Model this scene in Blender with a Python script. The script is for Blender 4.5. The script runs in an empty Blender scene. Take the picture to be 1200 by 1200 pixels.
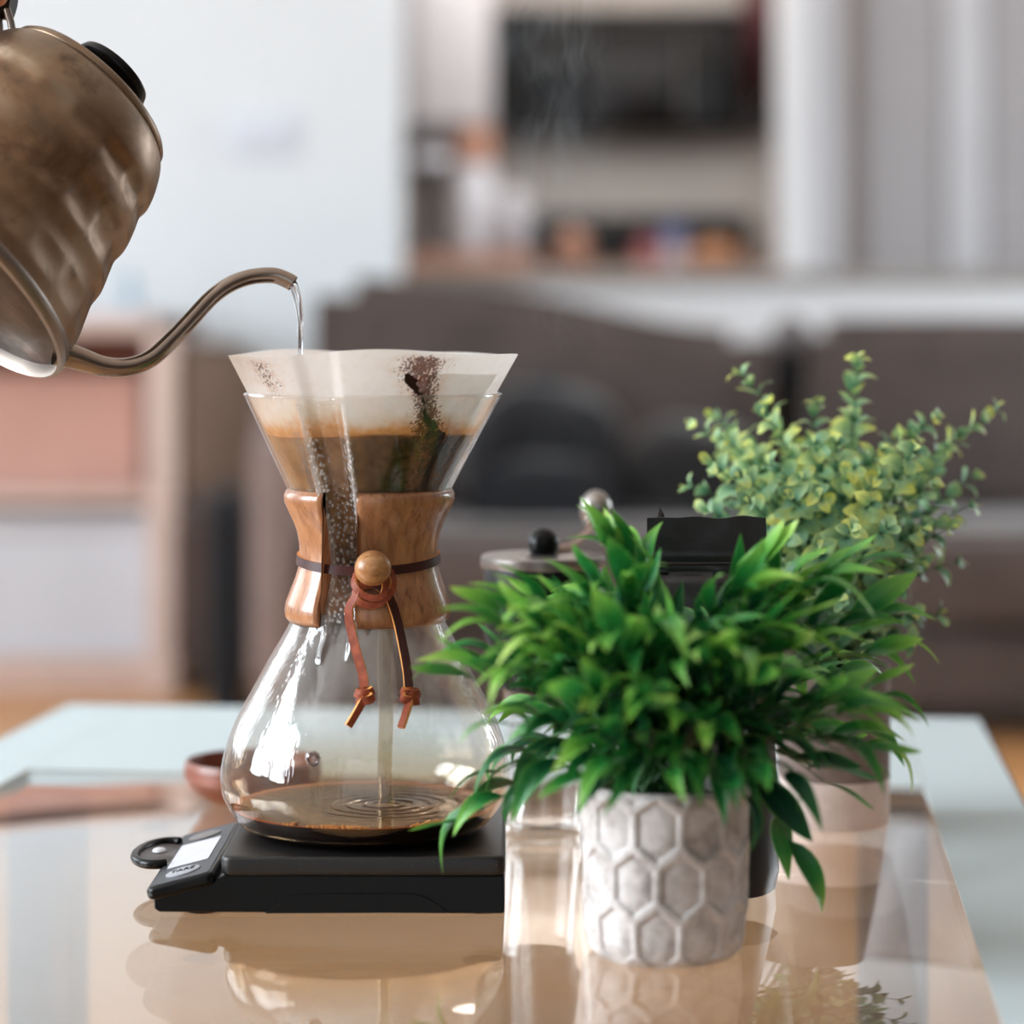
import bpy, bmesh, math, random
import numpy as np
from mathutils import Vector, Matrix, noise as mnoise

random.seed(7); np.random.seed(7)
S = bpy.context.scene
COL = S.collection
PI = math.pi
F = 2930.0          # focal length in px of a 1200 px wide frame
TZ = 0.45           # table top height
CZ = 0.70           # camera height

def P(x, y, d):     # a point d metres away that is seen at pixel (x, y)
    return Vector(((x-600)/F*d, d, CZ-(y-400)/F*d))

# ------------------------------------------------------------- camera, light
cam = bpy.data.cameras.new('camera'); camo = bpy.data.objects.new('camera', cam); COL.objects.link(camo)
camo.location = (0, 0, CZ); camo.rotation_euler = (PI/2, 0, 0)
cam.sensor_width = 20.48; cam.lens = 50.0; cam.shift_y = -200/1200
cam.clip_start = 0.05; cam.clip_end = 60
cam.dof.use_dof = True; cam.dof.focus_distance = 1.125; cam.dof.aperture_fstop = 2.35
S.camera = camo
S.view_settings.view_transform = 'Standard'; S.view_settings.look = 'None'
S.view_settings.gamma = 1; S.view_settings.use_curve_mapping = False
S.view_settings.exposure = 0.30
S.cycles.max_bounces = 14; S.cycles.diffuse_bounces = 5; S.cycles.glossy_bounces = 6
S.cycles.transmission_bounces = 10; S.cycles.transparent_max_bounces = 40
S.cycles.use_denoising = True
S.cycles.sample_clamp_indirect = 8

world = bpy.data.worlds.new('world'); S.world = world; world.use_nodes = True
wb = world.node_tree.nodes['Background']; wb.inputs[0].default_value = (0.82, 0.91, 1, 1); wb.inputs[1].default_value = 0.4

def area(name, loc, rot, sx, sy, power, col=(1, 1, 1)):
    l = bpy.data.lights.new(name, 'AREA'); l.shape = 'RECTANGLE'; l.size = sx; l.size_y = sy
    l.energy = power; l.color = col
    o = bpy.data.objects.new(name, l); COL.objects.link(o); o.location = loc; o.rotation_euler = rot
    return o
# daylight through the two windows of the left wall
for yy in (0.30, 1.22): area('window_daylight', (-2.52, yy, 1.45), (0, -PI/2, 0), 1.5, 0.74, 64, (0.86, 0.94, 1))
area('window_daylight', (-2.52, 3.55, 1.45), (0, -PI/2, 0), 1.5, 1.9, 32, (0.86, 0.94, 1))
area('rear_fill', (0.1, -2.38, 1.3), (PI/2, 0, 0), 2.4, 2.0, 5, (0.95, 0.98, 1))  # weak fill lamp added behind the camera, no bright source there
area('side_daylight', (3.1, 4.3, 1.3), (0, PI/2, 0), 1.2, 1.3, 46, (0.86, 0.94, 1))
area('backsplash_fill', (0.32, 7.1, 1.24), (0.15, 0, 0), 0.8, 0.1, 0.7, (1, 0.98, 0.96))  # fill lamp added below the microwave to brighten the backsplash
area('kitchen_fill', (0.4, 6.45, 2.5), (0.3, 0, 0), 0.9, 0.5, 40, (1, 0.95, 0.9))  # unseen lamp added to lift the dim kitchen

# ------------------------------------------------------------- materials
def lin(c):
    return tuple(((v/255)/12.92 if v/255 <= 0.04045 else ((v/255+0.055)/1.055)**2.4) for v in c)
def new_mat(name):
    m = bpy.data.materials.new(name); m.use_nodes = True
    nt = m.node_tree; b = nt.nodes['Principled BSDF']
    return m, nt, b
def N(nt, t, **kw):
    n = nt.nodes.new(t)
    for k, v in kw.items():
        if k.startswith('i_'):
            n.inputs[int(k[2:])].default_value = v
        else: setattr(n, k, v)
    return n
def L(nt, a, b): nt.links.new(a, b)
def coords(nt, kind='Object', scale=(1, 1, 1)):
    tc = N(nt, 'ShaderNodeTexCoord'); mp = N(nt, 'ShaderNodeMapping'); mp.inputs['Scale'].default_value = scale
    L(nt, tc.outputs[kind], mp.inputs[0]); return mp.outputs[0]
def ramp(nt, fac, stops):
    r = N(nt, 'ShaderNodeValToRGB'); e = r.color_ramp.elements
    while len(e) < len(stops): e.new(0.5)
    for i, (p, c) in enumerate(stops):
        e[i].position = p; e[i].color = (*c, 1) if len(c) == 3 else c
    L(nt, fac, r.inputs[0]); return r.outputs[0]
def noise(nt, vec, scale, detail=4, rough=0.55, dist=0.0):
    n = N(nt, 'ShaderNodeTexNoise'); n.inputs['Scale'].default_value = scale
    n.inputs['Detail'].default_value = detail; n.inputs['Roughness'].default_value = rough
    n.inputs['Distortion'].default_value = dist
    L(nt, vec, n.inputs['Vector']); return n.outputs['Fac']
def bump(nt, h, strength, dist, b, normal=None):
    n = N(nt, 'ShaderNodeBump'); n.inputs['Strength'].default_value = strength; n.inputs['Distance'].default_value = dist
    L(nt, h, n.inputs['Height']); 
    if normal: L(nt, normal, n.inputs['Normal'])
    if b: L(nt, n.outputs[0], b.inputs['Normal'])
    return n.outputs[0]
def mix(nt, fac, a, b):
    m = N(nt, 'ShaderNodeMix', data_type='RGBA')
    for s, v in ((m.inputs[0], fac), (m.inputs[6], a), (m.inputs[7], b)):
        if isinstance(v, bpy.types.NodeSocket): L(nt, v, s)
        elif isinstance(v, (int, float)): s.default_value = v
        else: s.default_value = (*v, 1)
    return m.outputs[2]
def math_(nt, op, a, b=None, clamp=False):
    m = N(nt, 'ShaderNodeMath', operation=op, use_clamp=clamp)
    for s, v in ((m.inputs[0], a), (m.inputs[1], b)):
        if v is None: continue
        if isinstance(v, bpy.types.NodeSocket): L(nt, v, s)
        else: s.default_value = v
    return m.outputs[0]

def plain(name, rgb, rough=0.5, metal=0.0, var=0.12, nscale=30, bumpd=0.0, spec=0.5, sheen=0, coat=0):
    m, nt, b = new_mat(name); c = lin(rgb); v = coords(nt)
    f = noise(nt, v, nscale)
    dark = tuple(x*(1-var) for x in c); lite = tuple(min(1, x*(1+var)) for x in c)
    L(nt, ramp(nt, f, [(0.3, dark), (0.7, lite)]), b.inputs['Base Color'])
    b.inputs['Roughness'].default_value = rough; b.inputs['Metallic'].default_value = metal
    b.inputs['Specular IOR Level'].default_value = spec
    if sheen: b.inputs['Sheen Weight'].default_value = sheen
    if coat: b.inputs['Coat Weight'].default_value = coat
    if bumpd: bump(nt, noise(nt, v, nscale*6), 0.6, bumpd, b)
    return m

def wood(name, c1, c2, scale=(1, 1, 1), rough=0.4, grain=60, bumpd=0.0002, dashes=None):
    m, nt, b = new_mat(name); v = coords(nt, scale=scale)
    f = noise(nt, v, grain, 6, 0.62, 0.4)
    col = ramp(nt, f, [(0.3, lin(c1)), (0.72, lin(c2))])
    if dashes:
        g = noise(nt, v, grain*dashes, 3, 0.6)
        g2 = ramp(nt, g, [(0.32, (1, 1, 1)), (0.42, (0, 0, 0))])
        col = mix(nt, math_(nt, 'MULTIPLY', g2, 0.55), col, tuple(x*0.35 for x in lin(c1)))
    L(nt, col, b.inputs['Base Color']); b.inputs['Roughness'].default_value = rough
    bump(nt, f, 0.5, bumpd, b)
    return m

def thin_glass(name, tint=(1, 1, 1), bumpn=None, extra=0.0, rough=0.0, gain=1.0):
    """clear sheet: Fresnel mix of straight transmission and reflection, the same from both sides"""
    m, nt, b = new_mat(name); nt.nodes.remove(b); out = nt.nodes['Material Output']
    g = N(nt, 'ShaderNodeNewGeometry'); fr = N(nt, 'ShaderNodeFresnel')
    ior = N(nt, 'ShaderNodeMix', data_type='FLOAT'); ior.inputs[2].default_value = 1.5; ior.inputs[3].default_value = 1/1.5
    L(nt, g.outputs['Backfacing'], ior.inputs[0]); L(nt, ior.outputs[0], fr.inputs['IOR'])
    t = N(nt, 'ShaderNodeBsdfTransparent'); t.inputs[0].default_value = (*tint, 1)
    gl = N(nt, 'ShaderNodeBsdfGlossy'); gl.inputs['Roughness'].default_value = rough; gl.inputs[0].default_value = (1, 1, 1, 1)
    mx = N(nt, 'ShaderNodeMixShader')
    fac = math_(nt, 'MULTIPLY', fr.outputs[0], gain, True)
    if extra: fac = math_(nt, 'ADD', fac, extra, True)
    L(nt, fac, mx.inputs[0]); L(nt, t.outputs[0], mx.inputs[1]); L(nt, gl.outputs[0], mx.inputs[2])
    if bumpn:
        n = bumpn(nt); L(nt, n, gl.inputs['Normal']); L(nt, n, fr.inputs['Normal'])
    L(nt, mx.outputs[0], out.inputs[0])
    return m

M = {}
M['wall_white'] = plain('wall_white', (222, 229, 234), 0.9, var=0.015, nscale=4)
M['wall_grey'] = plain('wall_grey', (214, 207, 200), 0.85, var=0.04, nscale=3)
M['ceiling'] = plain('ceiling_white', (232, 232, 230), 0.9, var=0.02, nscale=3)
M['white_paint'] = plain('white_paint', (226, 228, 232), 0.5, var=0.03, nscale=6)
M['door_paint'] = plain('door_paint', (196, 196, 200), 0.5, var=0.03, nscale=6)
M['black_plastic'] = plain('black_plastic', (6, 7, 8), 0.28, var=0.2, nscale=200, spec=.2)
M['black_matte'] = plain('black_matte', (9, 9, 9), 0.42, var=0.15, nscale=500, bumpd=0.00005, spec=.2)
M['black_gloss'] = plain('black_gloss', (9, 10, 11), 0.12, var=0.1)
M['steel'] = plain('steel', (150, 146, 142), 0.25, 0.9, 0.08, 40)
M['grey_metal'] = plain('grey_metal', (112, 112, 116), 0.45, 0.3, 0.06, 20)

def floor_mat():
    m, nt, b = new_mat('oak_floor'); v = coords(nt)
    br = N(nt, 'ShaderNodeTexBrick'); L(nt, v, br.inputs['Vector'])
    br.inputs['Scale'].default_value = 1; br.inputs['Brick Width'].default_value = 1.25; br.inputs['Row Height'].default_value = 0.19
    br.inputs['Mortar Size'].default_value = 0.002
    br.inputs[1].default_value = (*lin((214, 160, 104)), 1); br.inputs[2].default_value = (*lin((198, 142, 90)), 1)
    br.inputs[3].default_value = (*lin((80, 55, 36)), 1)
    g = noise(nt, coords(nt, scale=(1.2, 14, 1)), 6, 6)
    L(nt, mix(nt, math_(nt, 'MULTIPLY', ramp(nt, g, [(0.35, (0, 0, 0)), (0.7, (1, 1, 1))]), 0.35), br.outputs[0], lin((150, 104, 68))), b.inputs['Base Color'])
    b.inputs['Roughness'].default_value = 0.38
    return m
M['floor'] = floor_mat()

# ------------------------------------------------------------- mesh helpers
def mesh_obj(name, verts, faces, mat, parent=None, midx=None, smooth=True, angle=40, attrs=None):
    me = bpy.data.meshes.new(name); me.from_pydata([tuple(v) for v in verts], [], [tuple(f) for f in faces])
    mats = mat if isinstance(mat, (list, tuple)) else [mat]
    for m in mats: me.materials.append(m)
    if midx is not None: me.polygons.foreach_set('material_index', midx)
    if attrs:
        for k, a in attrs.items():
            at = me.attributes.new(k, 'FLOAT', 'POINT'); at.data.foreach_set('value', np.asarray(a, dtype=np.float32))
    me.validate(); me.update()
    if smooth:
        me.shade_smooth(); me.set_sharp_from_angle(angle=math.radians(angle))
    o = bpy.data.objects.new(name, me); COL.objects.link(o)
    if parent: o.parent = parent
    return o
def thing(name, label, cat, loc=(0, 0, 0), group=None, rotz=0):
    o = bpy.data.objects.new(name, None); COL.objects.link(o); o.location = loc; o.rotation_euler = (0, 0, rotz)
    o.empty_display_size = 0.02
    return tag(o, label, cat, group)
def tag(o, label=None, cat=None, group=None, kind=None):
    if label: o['label'] = label
    if cat: o['category'] = cat
    if group: o['group'] = group
    if kind: o['kind'] = kind
    return o

class MB:
    def __init__(s): s.v = []; s.f = []; s.m = []
    def add(s, verts, faces, m=0):
        o = len(s.v); s.v += [tuple(x) for x in verts]; s.f += [tuple(i+o for i in f) for f in faces]; s.m += [m]*len(faces)
    def box(s, a, b, m=0, bev=0.0, mtx=None):
        bm = bmesh.new(); bmesh.ops.create_cube(bm, size=1)
        c = [(a[i]+b[i])/2 for i in range(3)]; d = [abs(b[i]-a[i]) for i in range(3)]
        for v in bm.verts: v.co = Vector((v.co[i]*d[i]+c[i] for i in range(3)))
        if bev: bmesh.ops.bevel(bm, geom=bm.edges[:], offset=bev, segments=3, profile=0.5, affect='EDGES')
        if mtx: bmesh.ops.transform(bm, matrix=mtx, verts=bm.verts)
        bm.normal_update(); bm.verts.index_update()
        s.add([v.co.copy() for v in bm.verts], [[v.index for v in f.verts] for f in bm.faces], m); bm.free()
    def lathe(s, prof, seg=48, m=0, mtx=None, close=False):
        vs = []; fs = []; n = len(prof)
        for (r, z) in prof:
            for k in range(seg):
                a = 2*PI*k/seg; vs.append(Vector((r*math.cos(a), r*math.sin(a), z)))
        for i in range(n-1 if not close else n):
            i2 = (i+1) % n
            for k in range(seg):
                k2 = (k+1) % seg; fs.append((i*seg+k, i*seg+k2, i2*seg+k2, i2*seg+k))
        if mtx: vs = [mtx @ v for v in vs]
        s.add(vs, fs, m)
    def tube(s, pts, rad, seg=12, m=0, flat=1.0, cap=True):
        pts = [Vector(p) for p in pts]; n = len(pts)
        if not isinstance(rad, (list, tuple)): rad = [rad]*n
        t0 = (pts[1]-pts[0]).normalized(); up = Vector((0, -1, 0)) if abs(t0.y) < 0.9 else Vector((0, 0, 1))
        vs = []; fs = []; u = (up-t0*up.dot(t0)).normalized()
        for i, p in enumerate(pts):
            t = (pts[min(i+1, n-1)]-pts[max(i-1, 0)]).normalized(); u = (u-t*u.dot(t)).normalized(); w = t.cross(u)
            for k in range(seg):
                a = 2*PI*k/seg; vs.append(p+(u*math.cos(a)*flat+w*math.sin(a))*rad[i])
        for i in range(n-1):
            for k in range(seg):
                k2 = (k+1) % seg; fs.append((i*seg+k, i*seg+k2, (i+1)*seg+k2, (i+1)*seg+k))
        if cap: fs.append(tuple(range(seg))[::-1]); fs.append(tuple(range((n-1)*seg, n*seg)))
        s.add(vs, fs, m)
    def ribbon(s, pts, nrm, w, th, m=0, me=1):
        """flat strap: faces material m, long edges material me; nrm = outward normal per point"""
        n = len(pts); vs = []; pts = [Vector(p) for p in pts]
        for i, p in enumerate(pts):
            t = (pts[min(i+1, n-1)]-pts[max(i-1, 0)]).normalized(); nn = Vector(nrm[i]); nn = (nn-t*nn.dot(t)).normalized(); b = t.cross(nn)
            for (x, y) in ((-.5, -.5), (-.5, .5), (.5, .5), (.5, -.5)): vs.append(p+b*x*w+nn*y*th)
        o = len(s.v); s.v += [tuple(v) for v in vs]
        for i in range(n-1):
            for k in range(4):
                k2 = (k+1) % 4; s.f.append((o+i*4+k, o+i*4+k2, o+(i+1)*4+k2, o+(i+1)*4+k)); s.m.append(me if k in (0, 2) else m)
        s.f.append((o, o+3, o+2, o+1)); s.m.append(me); s.f.append(tuple(o+(n-1)*4+k for k in range(4))); s.m.append(me)
    def sphere(s, c, r, m=0, seg=20, rings=12, sc=(1, 1, 1)):
        vs = []; fs = []; c = Vector(c)
        for i in range(rings+1):
            ph = PI*i/rings
            for k in range(seg):
                a = 2*PI*k/seg; vs.append(c+Vector((r*sc[0]*math.sin(ph)*math.cos(a), r*sc[1]*math.sin(ph)*math.sin(a), r*sc[2]*math.cos(ph))))
        for i in range(rings):
            for k in range(seg):
                k2 = (k+1) % seg; fs.append((i*seg+k, (i+1)*seg+k, (i+1)*seg+k2, i*seg+k2))
        s.add(vs, fs, m)
    def build(s, name, mat, parent=None, angle=40, **k):
        o = mesh_obj(name, s.v, s.f, mat, parent, s.m, angle=angle, **k)
        bm = bmesh.new(); bm.from_mesh(o.data); bmesh.ops.remove_doubles(bm, verts=bm.verts, dist=1e-6)
        bmesh.ops.recalc_face_normals(bm, faces=bm.faces); bm.to_mesh(o.data); bm.free(); return o

def catmull(pts, n):
    pts = [np.array(p, float) for p in pts]; out = []
    ext = [2*pts[0]-pts[1]]+pts+[2*pts[-1]-pts[-2]]; segs = len(pts)-1
    for i in range(n):
        t = i/(n-1)*segs; k = min(int(t), segs-1); u = t-k; a, b, c, d = ext[k:k+4]
        out.append(0.5*((2*b)+(c-a)*u+(2*a-5*b+4*c-d)*u*u+(3*b-a-3*c+d)*u**3))
    return out
def sstep(a, b, x):
    t = np.clip((np.asarray(x, float)-a)/(b-a), 0, 1); return t*t*(3-2*t)

# ------------------------------------------------------------- room shell
def slab(name, a, b, mat, kind='structure', parent=None, bev=0):
    m = MB(); m.box(a, b, bev=bev); o = m.build(name, mat, parent)
    if not parent: tag(o, kind=kind)
    return o
tag(slab('floor', (-2.6, -2.5, -0.05), (3.2, 7.6, 0), M['floor']), 'warm oak plank floor seen through the glass table')
tag(slab('ceiling', (-2.6, -2.5, 2.55), (3.2, 7.6, 2.6), M['ceiling']), 'plain white ceiling')
M['taupe_right'] = plain('wall_taupe_right', (112, 106, 103), .9, var=.03)
m = MB(); m.box((3.15, -2.5, 0), (3.2, 7.6, .65)); m.box((3.15, -2.5, 2.0), (3.2, 7.6, 2.55)); m.box((3.15, -2.5, .65), (3.2, 3.6, 2.0)); m.box((3.15, 5.0, .65), (3.2, 7.6, 2.0))
tag(m.build('wall_right', M['taupe_right']), 'taupe wall on the right with one window', kind='structure')
tag(slab('wall_kitchen', (-1.5, 7.3, 0), (3.15, 7.35, 2.55), M['wall_grey']), 'grey beige kitchen wall behind the microwave')
tag(slab('wall_back_left', (-2.6, 5.45, 0), (-0.245, 5.6, 2.55), M['wall_white']), 'bright white wall behind the bookcase')
def window_wall(name, mk, label):
    m = MB(); mk(m); return tag(m.build(name, M['wall_white'] if name == 'wall_left' else plain('wall_taupe', (96, 90, 88), .9, var=.03)), label, kind='structure')
def lw(m):
    X0, X1 = -2.65, -2.55
    m.box((X0, -2.5, 0), (X1, 7.6, 0.6)); m.box((X0, -2.5, 2.3), (X1, 7.6, 2.55))
    for a, b in ((-2.5, -0.1), (1.6, 2.6), (4.5, 7.6)): m.box((X0, a, 0.6), (X1, b, 2.3))
window_wall('wall_left', lw, 'white wall with two windows on the left')
def bw(m):
    m.box((-2.6, -2.5, 0), (-1.2, -2.4, 2.55)); m.box((1.4, -2.5, 0), (3.2, -2.4, 2.55)); m.box((-1.2, -2.5, 2.4), (1.4, -2.4, 2.55))
window_wall('wall_behind', bw, 'taupe wall with an open doorway behind the camera')
for i, (a, b) in enumerate(((-0.1, 1.6), (2.6, 4.5))):
    m = MB(); x0, x1 = -2.64, -2.58
    for (c, d, e, f) in ((a, b, .6, .66), (a, b, 2.24, 2.3), (a, a+.05, .66, 2.24), (b-.05, b, .66, 2.24), ((a+b)/2-.025, (a+b)/2+.025, .66, 2.24)):
        m.box((x0, c, e), (x1, d, f), bev=.004)
    tag(m.build('window_%d' % (i+1), M['white_paint']), 'white window frame in the left wall', kind='structure')
m = MB()
for (c, d, e, f) in ((3.6, 5.0, .65, .7), (3.6, 5.0, 1.95, 2.0), (3.6, 3.65, .7, 1.95), (4.95, 5.0, .7, 1.95)): m.box((3.15, c, e), (3.19, d, f), bev=.004)
tag(m.build('window_3', M['white_paint']), 'white window frame in the right wall', kind='structure')
# white light switch on the wall, above the bookcase
sw = thing('light_switch', 'flat white double switch plate on the bright wall', 'light switch', P(308, 158, 5.45))
M['switch'] = plain('switch_plastic', (214, 220, 232), 0.4, var=0.02)
m = MB(); m.box((-.075, -.012, -.045), (.075, 0, .045), bev=.003); m.build('cover_plate', M['switch'], sw)
for s in (-1, 1):
    m = MB(); m.box((s*.034-.024, -.018, -.03), (s*.034+.024, -.010, .03), bev=.002); m.build('rocker', M['switch'], sw)

# ------------------------------------------------------------- kitchen beyond the bar
def pbox(x0, y0, x1, y1, d, depth, bev=0.0):      # box whose front face spans those pixels at distance d
    a = P(x0, y0, d); b = P(x1, y1, d)
    return (a.x, d, b.z), (b.x, d+depth, a.z), bev
M['bar_white'] = plain('bar_white', (232, 236, 240), 0.6, var=0.02, nscale=3)
M['counter'] = wood('counter_wood', (140, 104, 84), (176, 140, 118), (1, 6, 6), 0.4, 6)
M['pale_plastic'] = plain('pale_plastic', (206, 208, 216), 0.4, var=0.03)
M['copper'] = plain('copper_orange', (176, 132, 112), 0.45, 0.1, 0.1)
M['red_dark'] = plain('dark_red', (60, 14, 16), 0.8, var=0.1)
M['cabinet'] = plain('cabinet_grey', (186, 184, 188), 0.5, var=0.03, nscale=5)
h = thing('breakfast_bar', 'long white breakfast bar wall with a slim grey top behind the sofa', 'bar', (0, 6.0, 0))
def loc_box(name, a, b, mat, par, bev=0.0):
    m = MB(); l = Vector(par.location); m.box(Vector(a)-l, Vector(b)-l, bev=bev); return m.build(name, mat, par)
def rel_build(m, name, mat, par, **k):
    l = Vector(par.location); m.v = [tuple(Vector(v)-l) for v in m.v]; return m.build(name, mat, par, **k)
M['bar_top'] = plain('bar_top', (150, 146, 142), 0.4, var=0.05)
loc_box('panel', (-0.24, 6.0, 0), (3.1, 6.12, 0.838), M['bar_white'], h)
loc_box('top', (-0.24, 5.96, 0.838), (3.12, 6.3, 0.868), M['bar_top'], h, .004)
cn = thing('kitchen_counter', 'run of kitchen base cabinets with a brown wooden worktop', 'counter', (0.2, 6.75, 0))
loc_box('carcass', (-0.6, 6.78, 0), (0.94, 7.28, 0.87), M['cabinet'], cn)
loc_box('worktop', (-0.62, 6.74, 0.87), (0.95, 7.29, 0.905), M['counter'], cn, .004)
for k in range(3): loc_box('cabinet_door', (-0.58+k*.5, 6.76, 0.1), (-0.1+k*.5, 6.785, 0.84), M['cabinet'], cn, .004)
# upper cabinet
uc = thing('upper_cabinet', 'pale grey wall cabinet left of the microwave', 'cabinet', (-0.2, 7.0, 1.3))
a, b, _ = pbox(440, -120, 577, 146, 6.95, .33); loc_box('carcass', a, b, M['cabinet'], uc, .003)
a, b, _ = pbox(486, -118, 574, 143, 6.93, .02); loc_box('cabinet_door', a, b, M['cabinet'], uc, .003)
# microwave
mw = thing('microwave', 'black built-in microwave with dark glass door on the kitchen wall', 'microwave', P(728, 158, 6.95))
a, b, _ = pbox(588, 14, 872, 156, 6.95, .33); loc_box('housing', a, b, M['black_plastic'], mw, .006)
a, b, _ = pbox(600, 24, 800, 148, 6.935, .016); loc_box('door', a, b, M['black_gloss'], mw, .003)
M['oven_glass'] = plain('oven_glass', (34, 34, 36), 0.35, var=0.1)
a, b, _ = pbox(690, 62, 790, 120, 6.93, .006); loc_box('window_pane', a, b, M['oven_glass'], mw, .002)
a, b, _ = pbox(806, 24, 866, 148, 6.94, .012); loc_box('control_panel', a, b, M['black_gloss'], mw, .002)
m = MB(); q = [P(802, 40, 6.90), P(802, 134, 6.90)]; m.tube(q, .007)
for yy in (46, 128): m.tube([P(802, yy, 6.90), P(802, yy, 6.94)], .005)
rel_build(m, 'handle', M['steel'], mw)
a, b, _ = pbox(578, -120, 900, 10, 6.97, .3)
tag(slab('trim_1', a, b, plain('filler', (150, 143, 138), .8), bev=.003), 'grey panel above the microwave')
# dark red towel by the microwave
tw = MB(); cols = 14
for i in range(cols):
    x = P(872+i*2.7, 0, 6.9).x; y = 6.9+0.012*math.sin(i*1.5)
    tw.v += [(x, y, P(0, -60, 6.9).z), (x, y, P(0, 112+3*math.sin(i), 6.9).z)]
for i in range(cols-1): tw.f.append((2*i, 2*i+1, 2*i+3, 2*i+2)); tw.m.append(0)
o = tw.build('towel', M['red_dark']); md = o.modifiers.new('s', 'SOLIDIFY'); md.thickness = .006
tag(o, 'dark red towel hanging between microwave and white pillar', 'towel')
a, b, _ = pbox(874, -120, 912, 150, 6.97, .3); tag(slab('trim_2', a, b, plain('dark_gap', (44, 38, 38), .8)), 'dark tall filler panel right of the microwave')
# oven / hob splash
ov = thing('toaster_oven', 'low wide black toaster oven on the wooden worktop', 'oven', P(740, 306, 6.95))
a, b, _ = pbox(612, 250, 880, 303, 6.95, .28); loc_box('body', a, b, M['black_plastic'], ov, .01)
a, b, _ = pbox(625, 258, 800, 296, 6.94, .012); loc_box('door', a, b, M['black_gloss'], ov, .003)
for k in range(3):
    m = MB(); c = P(825+k*19, 277, 6.94); m.lathe([(0, 0), (.012, 0), (.013, .012), (0, .014)], 16, mtx=Matrix.Translation(c) @ Matrix.Rotation(PI/2, 4, 'X')); rel_build(m, 'knob', M['steel'], ov)
def jar(name, label, cat, x, yb, yt, d, r, prof, mats, group=None, parts=None):
    """prof: list of (part name, material, [(r fraction, height fraction)...])"""
    base = P(x, yb, d); H = (yb-yt)/F*d; R = r/F*d
    t = thing(name, label, cat, base, group)
    for pn, mt, pr in prof:
        m = MB(); m.lathe([(max(a*R, 1e-4), z*H) for a, z in pr], 28); m.build(pn, mt, t)
    return t
CT = 0.905
yb = lambda d: 400-(CT-CZ)/d*F      # pixel row of the worktop at distance d
jar('storage_jar', 'tall pale jar with an orange wooden lid on the worktop', 'jar', 556, yb(6.96), 152, 6.96, 23,
    [('body', M['pale_plastic'], [(0, 0), (.92, 0), (1, .04), (1, .68), (.85, .74), (0, .74)]), ('lid', M['copper'], [(0, .74), (.95, .74), (1, .8), (1, .96), (.9, 1), (0, 1)])], None)
jar('coffee_machine', 'dark upright coffee machine at the far left of the worktop', 'coffee machine', 503, yb(6.96), 150, 6.96, 25,
    [('body', plain('machine', (62, 56, 56), .4, var=.2), [(0, 0), (1, 0), (1, .12), (.62, .16), (.62, .58), (1, .62), (1, .97), (.9, 1), (0, 1)]), ('water_tank', M['pale_plastic'], [(0, .74), (1.03, .74), (1.03, .82), (0, .82)])], None)
jar('glass_globe', 'round pale glass globe jar beside the white storage jar', 'jar', 602, yb(6.9), 216, 6.9, 20,
    [('body', plain('globe', (186, 186, 194), .1, var=.04), [(0, 0), (.5, 0), (.8, .1), (1, .45), (.85, .8), (.45, .93), (.5, 1), (0, 1)])], None)
t = jar('copper_pot', 'small round copper coloured pot on the worktop', 'pot', 671, yb(6.8), 268, 6.8, 21,
    [('body', M['copper'], [(0, 0), (.7, 0), (1, .3), (1, .55), (.8, .85), (0, .85)]), ('lid', M['copper'], [(0, .85), (.8, .85), (.4, .95), (.12, 1), (0, 1)])], None)
jar('pink_cup', 'pink cup in front of the toaster oven', 'cup', 758, yb(6.8), 280, 6.8, 15,
    [('body', plain('pink', (196, 132, 138), .5), [(0, 0), (.75, 0), (1, .9), (1, 1), (.88, 1), (.7, .1), (0, .1)])], None)
jar('white_cup', 'white and blue cup between pink cup and loaf', 'cup', 790, yb(6.82), 262, 6.82, 17,
    [('body', plain('white_c', (206, 206, 222), .4), [(0, 0), (.8, 0), (1, .6), (0.99, .6)]), ('lid', plain('blue_c', (74, 92, 140), .4), [(1.02, .6), (1.02, .72), (.8, 1), (0, 1)])], None)
m = MB(); c = P(838, yb(6.82), 6.82)
m.sphere((0, 0, .032), .034, seg=24, rings=12, sc=(2.2, 1.1, 1)); o = m.build('bread_loaf', wood('loaf', (150, 90, 52), (186, 142, 104), (1, 1, 1), .7, 30)); o.location = c
tag(o, 'orange brown loaf at the right end of the worktop', 'bread')
wt = thing('wooden_tray', 'low reddish wooden tray at the left of the worktop', 'tray', P(560, yb(6.8), 6.80))
m = MB(); m.box((-.19, -.04, 0), (.16, .04, .008), bev=.002); m.build('base', M['copper'], wt)
for s in (-1, 1): m = MB(); m.box((-.19, s*.04-.004, 0), (.16, s*.04+.004, .032), bev=.002); m.build('rim', M['copper'], wt)
# white pillar and panelled door at the right
a, b, _ = pbox(918, -440, 952, 322, 6.35, .2); tag(slab('trim_3', a, (b[0], b[1], b[2]), M['white_paint']), 'white square pillar left of the panelled door')
a, b, _ = pbox(952, -425, 988, 322, 6.42, .2); tag(slab('trim_4', a, b, M['door_paint']), 'white door casing beside the pillar')
dr = tag(thing('door_1', None, None, (0.95, 6.5, 0)), 'pale grey folding door with flat panels', kind='structure')
zt = P(0, -200, 6.5).z
M['door_panel'] = plain('door_panel', (176, 172, 174), .6, var=.03, nscale=4)
M['door_shadow'] = plain('door_jamb', (150, 138, 132), .7, var=.03)
def dslab(x0, x1, y, th, mat, nm): loc_box(nm, (P(x0, 0, 6.5).x, y, 0), (P(x1, 0, 6.5).x, y+th, zt), mat, dr, .004)
dslab(988, 1012, 6.56, .03, M['door_shadow'], 'jamb')
for x in (1012, 1160): dslab(x, x+100, 6.56, .02, M['door_panel'], 'panel')
dslab(1112, 1160, 6.53, .05, M['door_paint'], 'stile'); dslab(1260, 1300, 6.53, .05, M['door_paint'], 'stile')
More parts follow.
